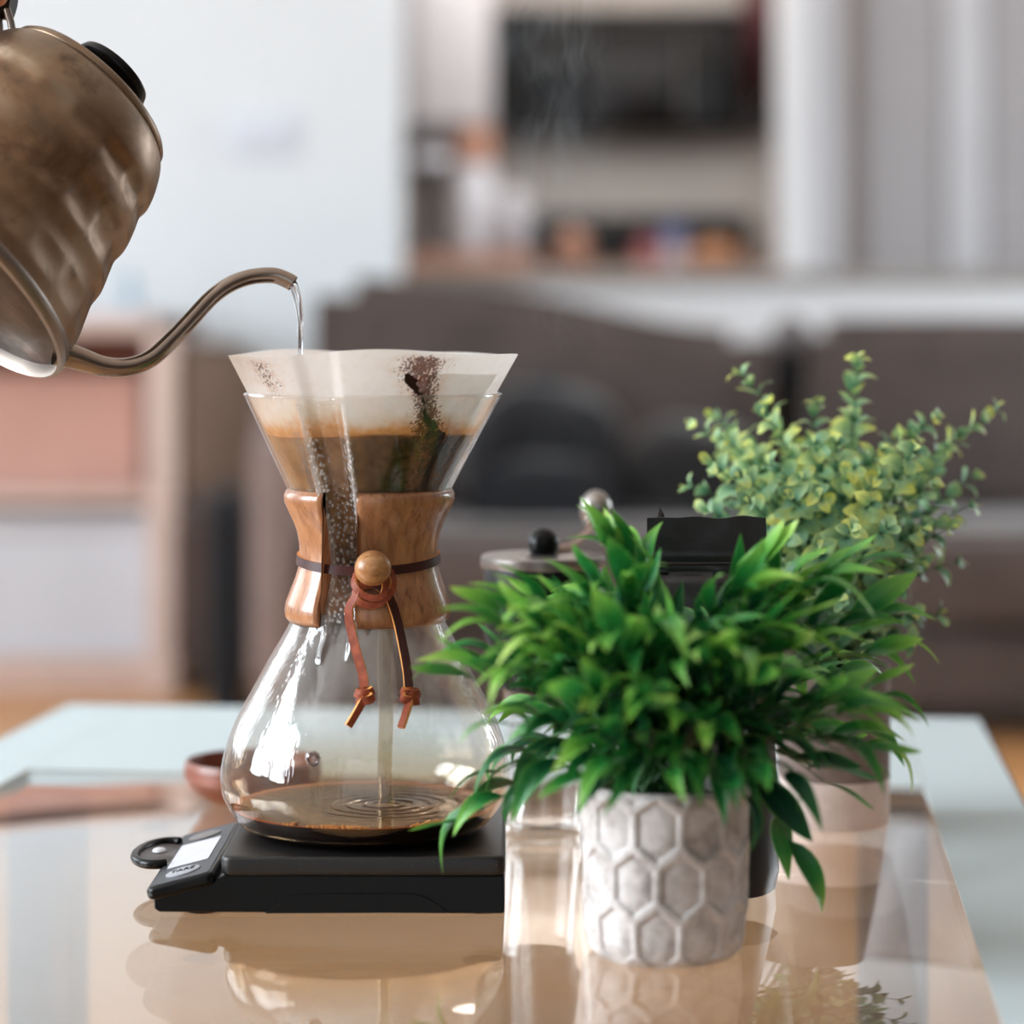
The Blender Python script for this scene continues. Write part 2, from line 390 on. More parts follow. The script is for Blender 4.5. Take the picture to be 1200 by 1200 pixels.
for k in range(46):
    for x in (1014, 1162): loc_box('slat', (P(x+4, 0, 6.5).x, 6.545, .12+k*.04), (P(x+92, 0, 6.5).x, 6.562, .147+k*.04), M['door_panel'], dr)

tag(slab('trim_5', (P(989, 0, 6.5).x, 6.52, zt+.002), (3.14, 6.62, 2.545), M['wall_white']), 'white header above the folding door')
# ------------------------------------------------------------- bookcase on the left
M['case'] = wood('case_wood', (206, 182, 172), (222, 202, 194), (6, 6, 1), 0.5, 5)
M['case_back'] = wood('case_back', (150, 92, 72), (176, 112, 90), (6, 6, 1), 0.6, 5)
bc = thing('bookcase', 'low pale wooden bookcase with one shelf against the white wall', 'bookcase', (-1.15, 4.95, 0))
X0, X1 = -1.75, -0.665
def bk(nm, a, b, mt=None): loc_box(nm, a, b, mt or M['case'], bc, .003)
bk('side_panel', (X0, 4.95, 0), (X0+.03, 5.35, .745)); bk('side_panel', (X1-.055, 4.95, 0), (X1, 5.35, .745))
bk('top', (X0, 4.95, .715), (X1, 5.35, .75)); bk('shelf', (X0+.03, 4.97, .375), (X1-.055, 5.34, .40)); bk('shelf', (X0+.03, 4.97, .05), (X1-.055, 5.34, .07))
bk('plinth', (X0+.03, 4.98, 0), (X1-.055, 5.0, .05)); bk('back_panel', (X0+.03, 5.335, .07), (X1-.055, 5.345, .715), M['case_back'])
st = thing('storage_box', 'big pale blue white storage box filling the lower shelf', 'box', (-1.2, 5.01, .07))
M['box_white'] = plain('box_white', (206, 212, 222), .7, var=.03, nscale=8)
loc_box('body', (-1.68, 5.02, .07), (-0.73, 5.3, .32), M['box_white'], st, .006)
loc_box('lid', (-1.69, 5.01, .32), (-0.725, 5.31, .355), M['box_white'], st, .006)
st = thing('cardboard_box', 'terracotta coloured cardboard box on the upper shelf', 'box', (-1.2, 5.1, .40))
M['terra'] = plain('terra_card', (200, 160, 148), .85, var=.06, nscale=6)
loc_box('body', (-1.6, 5.1, .40), (-0.76, 5.32, .62), M['terra'], st, .004)
loc_box('flap', (-1.61, 5.09, .62), (-0.75, 5.33, .635), M['terra'], st, .002)
jar('glass_bottle', 'small pale blue bottle standing on the bookcase', 'bottle', 152, 400-(.75-CZ)/5.1*F, 312, 5.1, 9,
    [('body', plain('bluish', (150, 178, 196), .15, var=.05), [(0, 0), (.95, 0), (1, .05), (1, .6), (.4, .78), (.4, .95), (0, .95)]), ('cap', M['pale_plastic'], [(0, .93), (.5, .93), (.5, 1), (0, 1)])], None)
wb2 = thing('paper_stack', 'flat stack of white paper on top of the bookcase', 'paper', (-.86, 5.1, .75))
loc_box('sheets', (-.98, 5.0, .751), (-.73, 5.2, .766), M['box_white'], wb2, .001)

# ------------------------------------------------------------- sofa and what lies on it
def fabric(name, rgb, var=.18, ns=9):
    m, nt, b = new_mat(name); v = coords(nt); c = lin(rgb)
    f = noise(nt, v, ns, 5); w = noise(nt, v, 350, 2)
    L(nt, ramp(nt, f, [(0.3, tuple(x*(1-var) for x in c)), (.7, tuple(x*(1+var) for x in c))]), b.inputs['Base Color'])
    b.inputs['Roughness'].default_value = .95; b.inputs['Sheen Weight'].default_value = .25
    bump(nt, w, .6, .001, b); return m
M['sofa'] = fabric('sofa_fabric', (78, 68, 65)); M['sofa_arm'] = fabric('sofa_arm_fabric', (128, 112, 108), .08)
def cushion(name, a, b, mat, parent, top=None, puff=.03, seg=14):
    """soft box; top(u) lowers the upper edge along x"""
    l = Vector(parent.location) if parent else Vector((0, 0, 0))
    bm = bmesh.new(); bmesh.ops.create_cube(bm, size=1); bmesh.ops.bevel(bm, geom=bm.edges[:], offset=.09, segments=2, affect='EDGES')
    bmesh.ops.subdivide_edges(bm, edges=bm.edges[:], cuts=5, use_grid_fill=True)
    d = [b[i]-a[i] for i in range(3)]
    for v in bm.verts:
        x, y, z = v.co; k = (1-(2*x)**2)*(1-(2*z)**2)
        yy = y*(1+.0)+math.copysign(k*puff/d[1], y)*abs(2*y)
        X = a[0]+(x+.5)*d[0]; Y = a[1]+(yy+.5)*d[1]; Z = a[2]+(z+.5)*d[2]
        if top: Z -= top(x+.5)*max(0, z+.5)**1.5
        n = mnoise.noise(Vector((X*3, Y*3, Z*3)))*.012
        v.co = Vector((X, Y-n, Z+n*.5))-l
    me = bpy.data.meshes.new(name); bm.normal_update(); bm.to_mesh(me); bm.free(); me.materials.append(mat); me.shade_smooth()
    o = bpy.data.objects.new(name, me); COL.objects.link(o)
    if parent: o.parent = parent
    s = o.modifiers.new('sub', 'SUBSURF'); s.levels = 1; s.render_levels = 1
    return o
sf = thing('sofa', 'dark taupe brown fabric sofa facing the glass table', 'sofa', (.6, 4.8, 0))
D = 4.9
def sx(px): return P(px, 0, D).x
def tp(pts):        # pixel polyline of the top edge -> drop in metres below the first z
    def f(u, x0, x1):
        x = x0+(x1-x0)*u; return np.interp(x, [p[0] for p in pts], [p[1] for p in pts])
    return f
edge = tp([(366, 338), (480, 346), (560, 352), (640, 360), (700, 376), (760, 394), (800, 401), (850, 402), (905, 396)])
z0 = P(0, 316, D).z
cushion('back_cushion', (sx(366), 4.88, .36), (sx(905), 5.08, z0), M['sofa'], sf, lambda u: (edge(u, 366, 905)-334)/F*D)
cushion('back_cushion', (sx(948), 4.88, .36), (sx(1260), 5.08, P(0, 370, D).z), M['sofa'], sf)
cushion('back_cushion', (sx(1264), 4.88, .36), (sx(1700), 5.08, P(0, 370, D).z), M['sofa'], sf)
loc_box('back_frame', (sx(366), 5.05, .1), (sx(1720), 5.2, P(0, 405, 5.05).z), M['sofa'], sf, .03)
cushion('seat_cushion', (sx(372), 4.32, .20), (sx(925), 4.87, .375), M['sofa'], sf)
cushion('seat_cushion', (sx(930), 4.32, .20), (sx(1700), 4.87, .375), M['sofa'], sf)
loc_box('base', (sx(366), 4.36, .06), (sx(1700), 5.15, .19), M['sofa'], sf, .02)
cushion('armrest', (-.458, 4.3, .06), (-.365, 5.16, .575), M['sofa_arm'], sf)
for x in (310, 900, 1680):
    for y in (4.42, 5.08): loc_box('foot', (sx(x), y-.03, 0), (sx(x)+.05, y+.03, .06), M['black_matte'], sf, .004)
# black backpack leaning on the sofa back
M['bag_fabric'] = fabric('backpack_fabric', (14, 18, 25), .3, 12)
bp = thing('backpack', 'navy black backpack leaning against the sofa back cushion', 'backpack', (P(638, 0, 4.65).x, 4.62, .375))
def blob(name, c, r, mat, parent, n=3, amp=.08, pw=3.0):
    bm = bmesh.new(); bmesh.ops.create_icosphere(bm, subdivisions=n+1, radius=1)
    for v in bm.verts:
        p = v.co.copy(); q = (abs(p.x)**pw+abs(p.y)**pw+abs(p.z)**pw)**(1/pw); p /= q
        k = 1+amp*mnoise.noise(p*1.7+Vector(c)*5)
        v.co = Vector((p.x*r[0]*k+c[0], p.y*r[1]*k+c[1], p.z*r[2]*k+c[2]))
    me = bpy.data.meshes.new(name); bm.to_mesh(me); bm.free(); me.materials.append(mat); me.shade_smooth()
    o = bpy.data.objects.new(name, me); COL.objects.link(o)
    if parent: o.parent = parent
    return o
blob('main_body', (0, 0, .11), (.155, .09, .135), M['bag_fabric'], bp, pw=2.4)
blob('front_pocket', (0, -.09, .045), (.12, .05, .07), M['bag_fabric'], bp, pw=3)
m = MB(); m.tube([(-.03, .03, .23), (-.03, .03, .255), (0, .03, .26), (.03, .03, .255), (.03, .03, .23)], .008); m.build('handle', M['bag_fabric'], bp)
for s in (-1, 1):
    m = MB(); q = [(s*.07, -.1, .21), (s*.1, -.13, .15), (s*.12, -.13, .08), (s*.13, -.1, .0)]; m.ribbon(q, [(0, -1, .2)]*4, .03, .006, 0, 0); m.build('strap', M['bag_fabric'], bp)
t = blob('duffel_bag', (0, 0, .09), (.13, .11, .09), fabric('duffel_fabric', (16, 16, 18), .3), None, pw=2.4); t.location = (P(810, 0, 4.6).x, 4.62, .375)
tag(t, 'low black soft bag lying on the sofa beside the backpack', 'bag')
# headphones-like round grey pod on the sofa back gap
sp = thing('round_speaker', 'small dark grey round speaker between the sofa back cushions', 'speaker', P(927, 420, 4.95))
m = MB(); m.sphere((0, 0, .045), .042); m.build('body', plain('pod', (104, 100, 102), .5), sp)
m = MB(); m.lathe([(0, -.06), (.035, -.06), (.03, .01), (0, .012)], 24); m.build('base', M['black_matte'], sp)
# brown cushion chair and black upright case beside the bookcase
ch = thing('pouf', 'tall brown upholstered pouf between bookcase and sofa', 'pouf', (P(250, 0, 4.8).x, 4.85, 0))
M['brown'] = fabric('brown_fabric', (104, 86, 74), .08); M['brown_dark'] = fabric('brown_dark_fabric', (66, 50, 44), .1)
l = Vector(ch.location)
cushion('backrest', (sx(200), 4.95, .36), (sx(330), 5.2, .70), M['brown'], ch, lambda u: .10*max(0, u-.55)/.45)
cushion('seat', (sx(203), 4.86, .05), (sx(300), 5.2, .38), M['brown_dark'], ch)
t = thing('upright_case', 'narrow black upright case standing beside the sofa arm', 'case', (P(262, 0, 4.55).x, 4.6, 0))
q = blob('body', (0, 0, .215), (.038, .06, .215), M['bag_fabric'], t, pw=4, amp=.04)
m = MB(); m.tube([(-.015, -.0, .42), (-.015, 0, .445), (.015, 0, .445), (.015, 0, .42)], .005); m.build('handle', M['black_matte'], t)

# ------------------------------------------------------------- glass coffee table
def speck(nt):      # faint unevenness of the sheet
    v = coords(nt); n = noise(nt, v, 3, 2)
    return bump(nt, n, .15, .0006, None)
M['table_glass'] = thin_glass('table_glass', (0.95, 0.97, 0.965), speck, gain=1.5)
def frosted():
    m, nt, b = new_mat('frosted_glass'); nt.nodes.remove(b); out = nt.nodes['Material Output']
    d = N(nt, 'ShaderNodeBsdfDiffuse'); d.inputs[0].default_value = (*lin((188, 200, 204)), 1)
    t = N(nt, 'ShaderNodeBsdfTransparent'); t.inputs[0].default_value = (.75, .88, .86, 1)
    mx = N(nt, 'ShaderNodeMixShader'); mx.inputs[0].default_value = .93
    L(nt, d.outputs[0], mx.inputs[2]); L(nt, t.outputs[0], mx.inputs[1]); L(nt, mx.outputs[0], out.inputs[0]); return m
M['frost'] = frosted()
M['glass_edge'] = plain('glass_edge_green', (120, 168, 158), .15, var=.05)
tb = thing('coffee_table', 'low rectangular glass coffee table on grey metal legs with pale frosted border', 'table', (0, 1.15, 0))
A = P(78, 826, 1.722); A.z = 0; B = P(1150, 843, 1.656); B.z = 0
ux = (B-A).normalized(); uy = Vector((-ux.y, ux.x, 0)); W = (B-A).length; LEN = 1.12
TM = Matrix(((ux.x, uy.x, 0, A.x), (ux.y, uy.y, 0, A.y), (0, 0, 1, 0), (0, 0, 0, 1)))
TL = Matrix.Translation(tb.location).inverted() @ TM
def tbox(name, a, b, mat, bev=0.0):
    m = MB(); m.box(a, b, bev=bev, mtx=TL); return m.build(name, mat, tb)
TH = .010
m = MB(); m.box((0, -LEN, TZ-TH), (W, 0, TZ), bev=.0012, mtx=TL); o = m.build('glass_top', [M['table_glass'], M['glass_edge']], tb, angle=30)
for p in o.data.polygons:
    if abs(p.normal.z) < .5: p.material_index = 1
bz0, bz1 = TZ+.00005, TZ+.0005
tbox('frosted_border', (.002, -LEN, bz0), (.052, -.002, bz1), M['frost'])
tbox('frosted_border', (W-.052, -LEN, bz0), (W-.002, -.002, bz1), M['frost'])
tbox('frosted_border', (.0525, -.26, bz0), (W-.0525, -.002, bz1), M['frost'])
lz = TZ-TH-.0002
for x in (.052, W-.052-.038):
    for y in (-.30, -LEN+.04): tbox('leg', (x, y, 0), (x+.038, y+.038, lz), M['grey_metal'], .003)
tbox('cross_rail', (.09, -LEN+.05, .08), (W-.09, -LEN+.075, .105), M['grey_metal'], .003)
tbox('cross_rail', (.09, -.295, .06), (W-.09, -.27, .085), M['grey_metal'], .003)

# ------------------------------------------------------------- pour-over flask
FX, FY = P(430, 0, 1.15).x, 1.15
K = 1/2548.0                                   # metres per pixel at 1.15 m
def zy(y): return CZ-(y-400)*K                 # silhouette row -> height
FB = TZ+.0262                                  # flask base height
def cxo(z): return np.interp(z, [zy(980), zy(575), zy(415)], [-3*K, 3*K, 9*K])   # slight lean to the right
GP = [(462, 149.5), (466, 149), (480, 142), (520, 122), (575, 95), (620, 75), (655, 66), (675, 69), (700, 80), (730, 91.5), (770, 114), (800, 130), (840, 151), (875, 164), (905, 169), (925, 167), (942, 159), (956, 150), (965, 140), (971, 128), (974, 120)]
gz = np.array([zy(y) for y, r in GP]); gr = np.array([r*K for y, r in GP]); gz[-1] = FB+.0004; gz[-2] = FB+.0016
def Rg(z): return np.interp(z, gz[::-1], gr[::-1])
def groove(th, z, wscale=1.0):                 # inward channel on the front left
    c = np.radians(np.interp(z, [zy(745), zy(655), zy(465)], [-17, -19, -20.5])); w = np.radians(np.interp(z, [zy(740), zy(655), zy(465)], [9, 15, 10.5]))*wscale
    dpt = np.interp(z, [zy(750), zy(722), zy(655), zy(560), zy(462)], [0, .3, 1, .8, .5])*.0058
    d = np.abs((th-c+PI) % (2*PI)-PI)
    return dpt*(1-sstep(w*.45, w, d)), d, w
def flask_mesh():
    NT, T = 288, .0016
    pr = catmull([(r, z) for r, z in zip(gr, gz)], 150)
    rows = [(float(p[0]), float(p[1]), 0) for p in pr]+[(.02, FB+.0006, 0), (.0005, FB+.0008, 0)]
    inner = [(max(.0005, r-(T if z > FB+.004 else T*.5)), max(z, FB+.0012) if r < .05 else z, 1) for r, z, _ in rows][::-1]
    rows = inner+[(float(gr[0])-T*.5, float(gz[0])+.0008, 0)]+rows
    th = np.arange(NT)*2*PI/NT; vs = []; wet = []; lin_ = []
    for r, z, s in rows:
        g, d, w = groove(th, z); lip = .0020*np.exp(-((d-w*1.02)/.030)**2) if z > zy(760) else 0
        zz = z-(.0016*np.exp(-(d/.10)**2) if z > zy(470) else 0)
        rr = r-g+lip
        x = cxo(z)+rr*np.sin(th); y = -rr*np.cos(th)
        vs += list(zip(x, y, np.broadcast_to(zz, x.shape)-FB))
        band = np.exp(-((d-w*.86)/.055)**2)*sstep(zy(740), zy(725), z)*(1-sstep(zy(520), zy(480), z)) + .55*(d < w*.8)*sstep(zy(560), zy(640), z)*0
        fill = (1-sstep(w*.7, w, d))*(sstep(zy(735), zy(715), z)*(1-sstep(zy(600), zy(545), z)))
        up = sstep(zy(470), zy(500), z)*0
        edge_ = np.exp(-((d-w*.97)/.016)**2)*sstep(zy(700), zy(680), z)*(1-sstep(zy(475), zy(467), z))
        lin_ += list(np.clip(edge_, 0, 1)*np.ones(NT))
        wet += list(np.clip(band+fill*.85, 0, 1)*np.ones(NT))
    n = len(rows); fs = []
    idx = np.arange(n*NT).reshape(n, NT)
    a = idx[:-1]; b2 = np.roll(idx, -1, 1)[:-1]; c = np.roll(idx, -1, 1)[1:]; d2 = idx[1:]
    fs = np.stack([a, b2, c, d2], -1).reshape(-1, 4).tolist()
    return vs, fs, wet, lin_
def flask_mat():
    def bn(nt):
        v = coords(nt); at = N(nt, 'ShaderNodeAttribute', attribute_name='wet')
        drops = N(nt, 'ShaderNodeTexVoronoi', feature='SMOOTH_F1'); L(nt, coords(nt, scale=(1, 1, .7)), drops.inputs['Vector']); drops.inputs['Scale'].default_value = 430
        wv = noise(nt, coords(nt, scale=(1, 1, .16)), 120, 3)
        h = math_(nt, 'MULTIPLY', drops.outputs['Distance'], at.outputs['Fac'])
        n1 = bump(nt, h, 1.0, .0018, None)
        return bump(nt, wv, .6, .0009, None, n1)
    m = thin_glass('flask_glass', (.965, .962, .955), bn, gain=1.0)
    nt = m.node_tree; mx = [n for n in nt.nodes if n.type == 'MIX_SHADER'][0]
    at = N(nt, 'ShaderNodeAttribute', attribute_name='wet')
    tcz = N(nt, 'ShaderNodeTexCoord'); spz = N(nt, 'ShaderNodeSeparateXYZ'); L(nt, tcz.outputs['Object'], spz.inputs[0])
    tr = [n for n in nt.nodes if n.type == 'BSDF_TRANSPARENT'][0]      # refracted brown of coffee and wood painted into the lower glass
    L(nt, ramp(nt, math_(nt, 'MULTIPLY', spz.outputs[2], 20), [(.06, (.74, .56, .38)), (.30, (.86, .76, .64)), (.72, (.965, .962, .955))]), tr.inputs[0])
    # misted glass: droplets and a thin film scatter light
    d = N(nt, 'ShaderNodeBsdfTranslucent'); d.inputs[0].default_value = (.85, .85, .85, 1)
    d2 = N(nt, 'ShaderNodeBsdfDiffuse'); d2.inputs[0].default_value = (.85, .85, .86, 1)
    ms = N(nt, 'ShaderNodeMixShader'); L(nt, d.outputs[0], ms.inputs[1]); L(nt, d2.outputs[0], ms.inputs[2])
    v = coords(nt, scale=(1, 1, .35)); n = noise(nt, v, 55, 6, .65)
    tc = N(nt, 'ShaderNodeTexCoord'); sp = N(nt, 'ShaderNodeSeparateXYZ'); L(nt, tc.outputs['Object'], sp.inputs[0])
    hz = ramp(nt, math_(nt, 'MULTIPLY', sp.outputs[2], 10), [(.15, (0, 0, 0)), (.45, (.55, .55, .55)), (.95, (1, 1, 1)), (1, (0.3, .3, .3))])
    f = math_(nt, 'MULTIPLY', ramp(nt, n, [(.4, (0, 0, 0)), (.75, (.17, .17, .17))]), hz)
    dr = N(nt, 'ShaderNodeTexVoronoi'); L(nt, coords(nt, scale=(1, 1, .8)), dr.inputs['Vector']); dr.inputs['Scale'].default_value = 430
    dd = ramp(nt, dr.outputs['Distance'], [(.22, (.6, .6, .6)), (.42, (0, 0, 0))])
    f = math_(nt, 'ADD', f, math_(nt, 'MULTIPLY', dd, at.outputs['Fac']), True)
    al_ = N(nt, 'ShaderNodeAttribute', attribute_name='line'); f = math_(nt, 'ADD', f, math_(nt, 'MULTIPLY', al_.outputs['Fac'], .5), True)  # glints of the groove lips painted in as a pale line
    m2 = N(nt, 'ShaderNodeMixShader'); L(nt, f, m2.inputs[0]); L(nt, mx.outputs[0], m2.inputs[1]); L(nt, ms.outputs[0], m2.inputs[2])
    L(nt, m2.outputs[0], nt.nodes['Material Output'].inputs[0]); return m
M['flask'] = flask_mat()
fk = thing('pour_over_flask', 'hourglass shaped clear glass pour-over coffee maker with wooden collar on a black scale', 'coffee maker', (FX, FY, FB))
vs, fs, wet, lin_ = flask_mesh()
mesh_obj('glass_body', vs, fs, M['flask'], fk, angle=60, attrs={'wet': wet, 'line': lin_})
# rim thread of glass
NT = 160; pts = []
for k in range(NT+1):
    a = 2*PI*k/NT; g, d, w = groove(np.array([a]), zy(463)); z = zy(462)-.0016*math.exp(-(float(d[0])/.10)**2)
    r = 149.2*K-float(g[0])+.0012*math.exp(-((float(d[0])-float(np.ravel(w)[0])*1.02)/.035)**2); pts.append((float(cxo(z))+r*math.sin(a), -r*math.cos(a), z-FB))
m = MB(); m.tube(pts, .0008, 8, cap=False); m.build('rim', thin_glass('rim_glass', gain=1.6), fk)
# small glass button on the flask wall
bp_ = P(367, 889, 1.0915)-Vector((FX, FY, FB))
m = MB(); m.sphere((0, 0, 0), .0036, seg=24, rings=14, sc=(1, .7, 1)); o = m.build('glass_button', thin_glass('button_glass', gain=3, tint=(.82, .8, .8)), fk); o.location = bp_
m = MB(); m.lathe([(.0022, -.001), (.0032, 0), (.0024, .001), (.0016, 0)], 24, close=True, mtx=Matrix.Rotation(PI/2, 4, 'X')); o = m.build('button_ring', thin_glass('button_glass_ring', gain=3, tint=(.5, .45, .45)), fk); o.location = bp_+Vector((0, -.0022, 0))
# wooden collar halves
M['collar'] = wood('collar_wood', (128, 80, 50), (178, 126, 88), (1, 1, .28), .32, 210, .00012, dashes=2.2)
M['collar'].node_tree.nodes['Principled BSDF'].inputs['Coat Weight'].default_value = .35
CPo = [(572, 93.5), (573.5, 97.5), (579, 100), (587, 99.5), (598, 94.5), (610, 88.5), (622, 84), (636, 81.3), (650, 80.6), (664, 81.8), (678, 86), (692, 91.5), (704, 95.8), (714, 97.3), (722, 96), (727, 91.5)]
def collar(name, t0, t1, seg=90):
    outer = [(r*K, zy(y)) for y, r in CPo]; inner = []
    for y, _ in CPo[::-1]:
        z = zy(y); inner.append((min(float(Rg(z))+.0004, dict((a, b) for a, b in CPo)[y]*K-.0006), z))
    loop = outer+inner; n = len(loop); vs = []; fs = []
    for k in range(seg+1):
        u = k/seg
        for j, (r, z) in enumerate(loop):
            v = (zy(572)-z)/(zy(572)-zy(727)); a = t0(v)+(t1(v)-t0(v))*u
            e = min(u, 1-u)*seg; rr = r-(.0009*(1-min(1, e/1.6))**2 if j < len(outer) else 0)
            vs.append((float(cxo(z))+rr*math.sin(a), -rr*math.cos(a), z-FB))
    for k in range(seg):
        for j in range(n):
            j2 = (j+1) % n; fs.append((k*n+j, k*n+j2, (k+1)*n+j2, (k+1)*n+j))
    fs.append(tuple(range(n))); fs.append(tuple(seg*n+j for j in range(n))[::-1])
    o = mesh_obj(name, vs, fs, M['collar'], fk, angle=50)
    bm = bmesh.new(); bm.from_mesh(o.data); bmesh.ops.recalc_face_normals(bm, faces=bm.faces); bm.to_mesh(o.data); bm.free(); return o
R = math.radians
collar('collar_half', lambda v: R(-5-5*math.sin(v*PI)*.3), lambda v: R(176))
collar('collar_half', lambda v: R(184), lambda v: R(360-30-7*math.sin(v*PI)*.4-4*v))
# leather tie
def leather():
    m, nt, b = new_mat('tie_leather'); v = coords(nt); f = noise(nt, v, 260, 4)
    tc = N(nt, 'ShaderNodeTexCoord'); sp = N(nt, 'ShaderNodeSeparateXYZ'); L(nt, tc.outputs['Object'], sp.inputs[0])
    # the strap is stained dark where it runs round the wood, russet where it hangs
    c = ramp(nt, f, [(.3, lin((108, 46, 28))), (.75, lin((146, 72, 44)))])
    L(nt, c, b.inputs['Base Color']); b.inputs['Roughness'].default_value = .5; b.inputs['Specular IOR Level'].default_value = .2; bump(nt, f, .5, .0001, b); return m
M['leather'] = leather(); M['leather_dark'] = plain('strap_leather', (58, 26, 24), .42, var=.2, nscale=200, spec=.25)
M['leather_edge'] = plain('leather_raw_edge', (214, 146, 76), .7, var=.15, nscale=300)
def fp(x, y, off=0):    # pixel in front of the flask -> local point on its front, off metres proud of the collar
    z = zy(y); X = (x-600)*K-FX; r = .0322
    return Vector((X, 0, z-FB))
pts = []; nn = []
for k in range(121):
    a = 2*PI*k/120; r = 82.6*K; c = .5+.5*math.cos(a)
    z = zy(650+12*c**2*1.0)
    gap = R(-17); d = abs((a-gap+PI) % (2*PI)-PI)
    pts.append((float(cxo(z))+r*math.sin(a), -r*math.cos(a)-.0004, z-FB)); nn.append((math.sin(a), -math.cos(a), .12))
m = MB(); m.ribbon(pts, nn, .0042, .0013, 0, 1); m.build('tie_strap', [M['leather_dark'], M['leather_edge']], fk)
yF = -82.6*K       # front plane of the strap
def q(x, y, o): return Vector(((x-600)/F*(FY+yF-o)-FX, yF-o, zy(y)-FB+((y-400)/F)*(o-yF)*0))
def fz(x, y, o):   # exact pixel -> point at local depth yF-o
    if y > 722:
        z_ = zy(y); R_ = float(Rg(z_)); xx = (x-430)*K; o = max(o, math.sqrt(max(0, R_*R_-xx*xx))+yF+.0011+o*.4)
    d = FY+yF-o; p = P(x, y, d); return Vector((p.x-FX, yF-o, p.z-FB))
def strap(name, spec, n=60, w=.0040, th=.0013):
    """spec: (x, y, forward mm, normal angle deg: 0 faces the camera, + turns right)"""
    c = catmull([(*fz(x, y, o/1000), an) for x, y, o, an in spec], n)
    pts = [Vector(p[:3]) for p in c]; nn = [Vector((math.sin(R(p[3])), -math.cos(R(p[3])), 0.15)) for p in c]
    m = MB(); m.ribbon(pts, nn, w, th, 0, 1); return m
tie = strap('t', [(449, 676, 2, 20), (434, 684, 4, -10), (420, 688, 5, -35), (416, 700, 6, -40), (409, 714, 5, -30), (411, 736, 4, -18), (418, 765, 3, -14), (425, 790, 1.5, -14), (427, 806, 1.5, -10)])
tie.build('tie_tail', [M['leather'], M['leather_edge']], fk)
strap('t', [(420, 676, 2, -20), (446, 688, 5, 10), (456, 700, 5, 25), (464, 722, 4, 28), (471, 752, 3, 24), (477, 785, 1.5, 20), (479, 806, 1.5, 16)]).build('tie_tail', [M['leather_dark'], M['leather_edge']], fk)
# the big overhand knot below the bead
strap('t', [(421, 665, 1, -60), (415, 680, 3.5, -50), (420, 693, 6.5, -20), (436, 701, 8, 5), (449, 697, 7.5, 10), (451, 682, 7, 30), (444, 676, 5, 20)], w=.0030).build('tie_knot', [M['leather'], M['leather_edge']], fk)
strap('t', [(457, 668, 1, 40), (461, 682, 3.5, 40), (457, 696, 6, 25), (444, 708, 7.5, 0), (430, 709, 8, -15), (419, 703, 7, -40), (423, 693, 5, -30)], w=.0030).build('tie_knot', [M['leather'], M['leather_edge']], fk)
def small_knot(x, y, s, tx, ty):
    c = []
    for k in range(26):
        a = k/25*2*PI*1.45; c.append((x+9.5*math.cos(a)*s, y+3*math.sin(a)+(k/25-.5)*12, 2+3.5*math.sin(a+.6), 60*math.cos(a)*s))
    cc = [(*fz(a, b, o/1000), an) for a, b, o, an in c]
    m = MB(); m.ribbon([Vector(p[:3]) for p in cc], [Vector((math.sin(R(p[3])), -math.cos(R(p[3])), .1)) for p in cc], .0036, .0014, 0, 1)
    m.sphere(fz(x, y, .0022), .0030, sc=(1.15, .8, .95), seg=14, rings=8)
    m.build('end_knot', [M['leather'], M['leather_edge']], fk)
    strap('t', [(x, y+4, 3, s*25), ((x+tx)/2, (y+ty)/2+3, 3.5, s*30), (tx, ty, 3, s*35)], 14, w=.0032, th=.0018).build('tie_end', [M['leather'], M['leather_edge']], fk)
small_knot(427, 814, 1, 408, 851); small_knot(481, 814, -1, 470, 853)
M['bead'] = wood('bead_wood', (144, 94, 56), (186, 138, 92), (.35, 1, 1), .3, 330, .0001, dashes=1.6)
m = MB(); m.sphere((0, 0, 0), .0082, seg=40, rings=24, sc=(1, 1, .97)); o = m.build('bead', M['bead'], fk, angle=80); o.location = fz(437, 666, .0075)

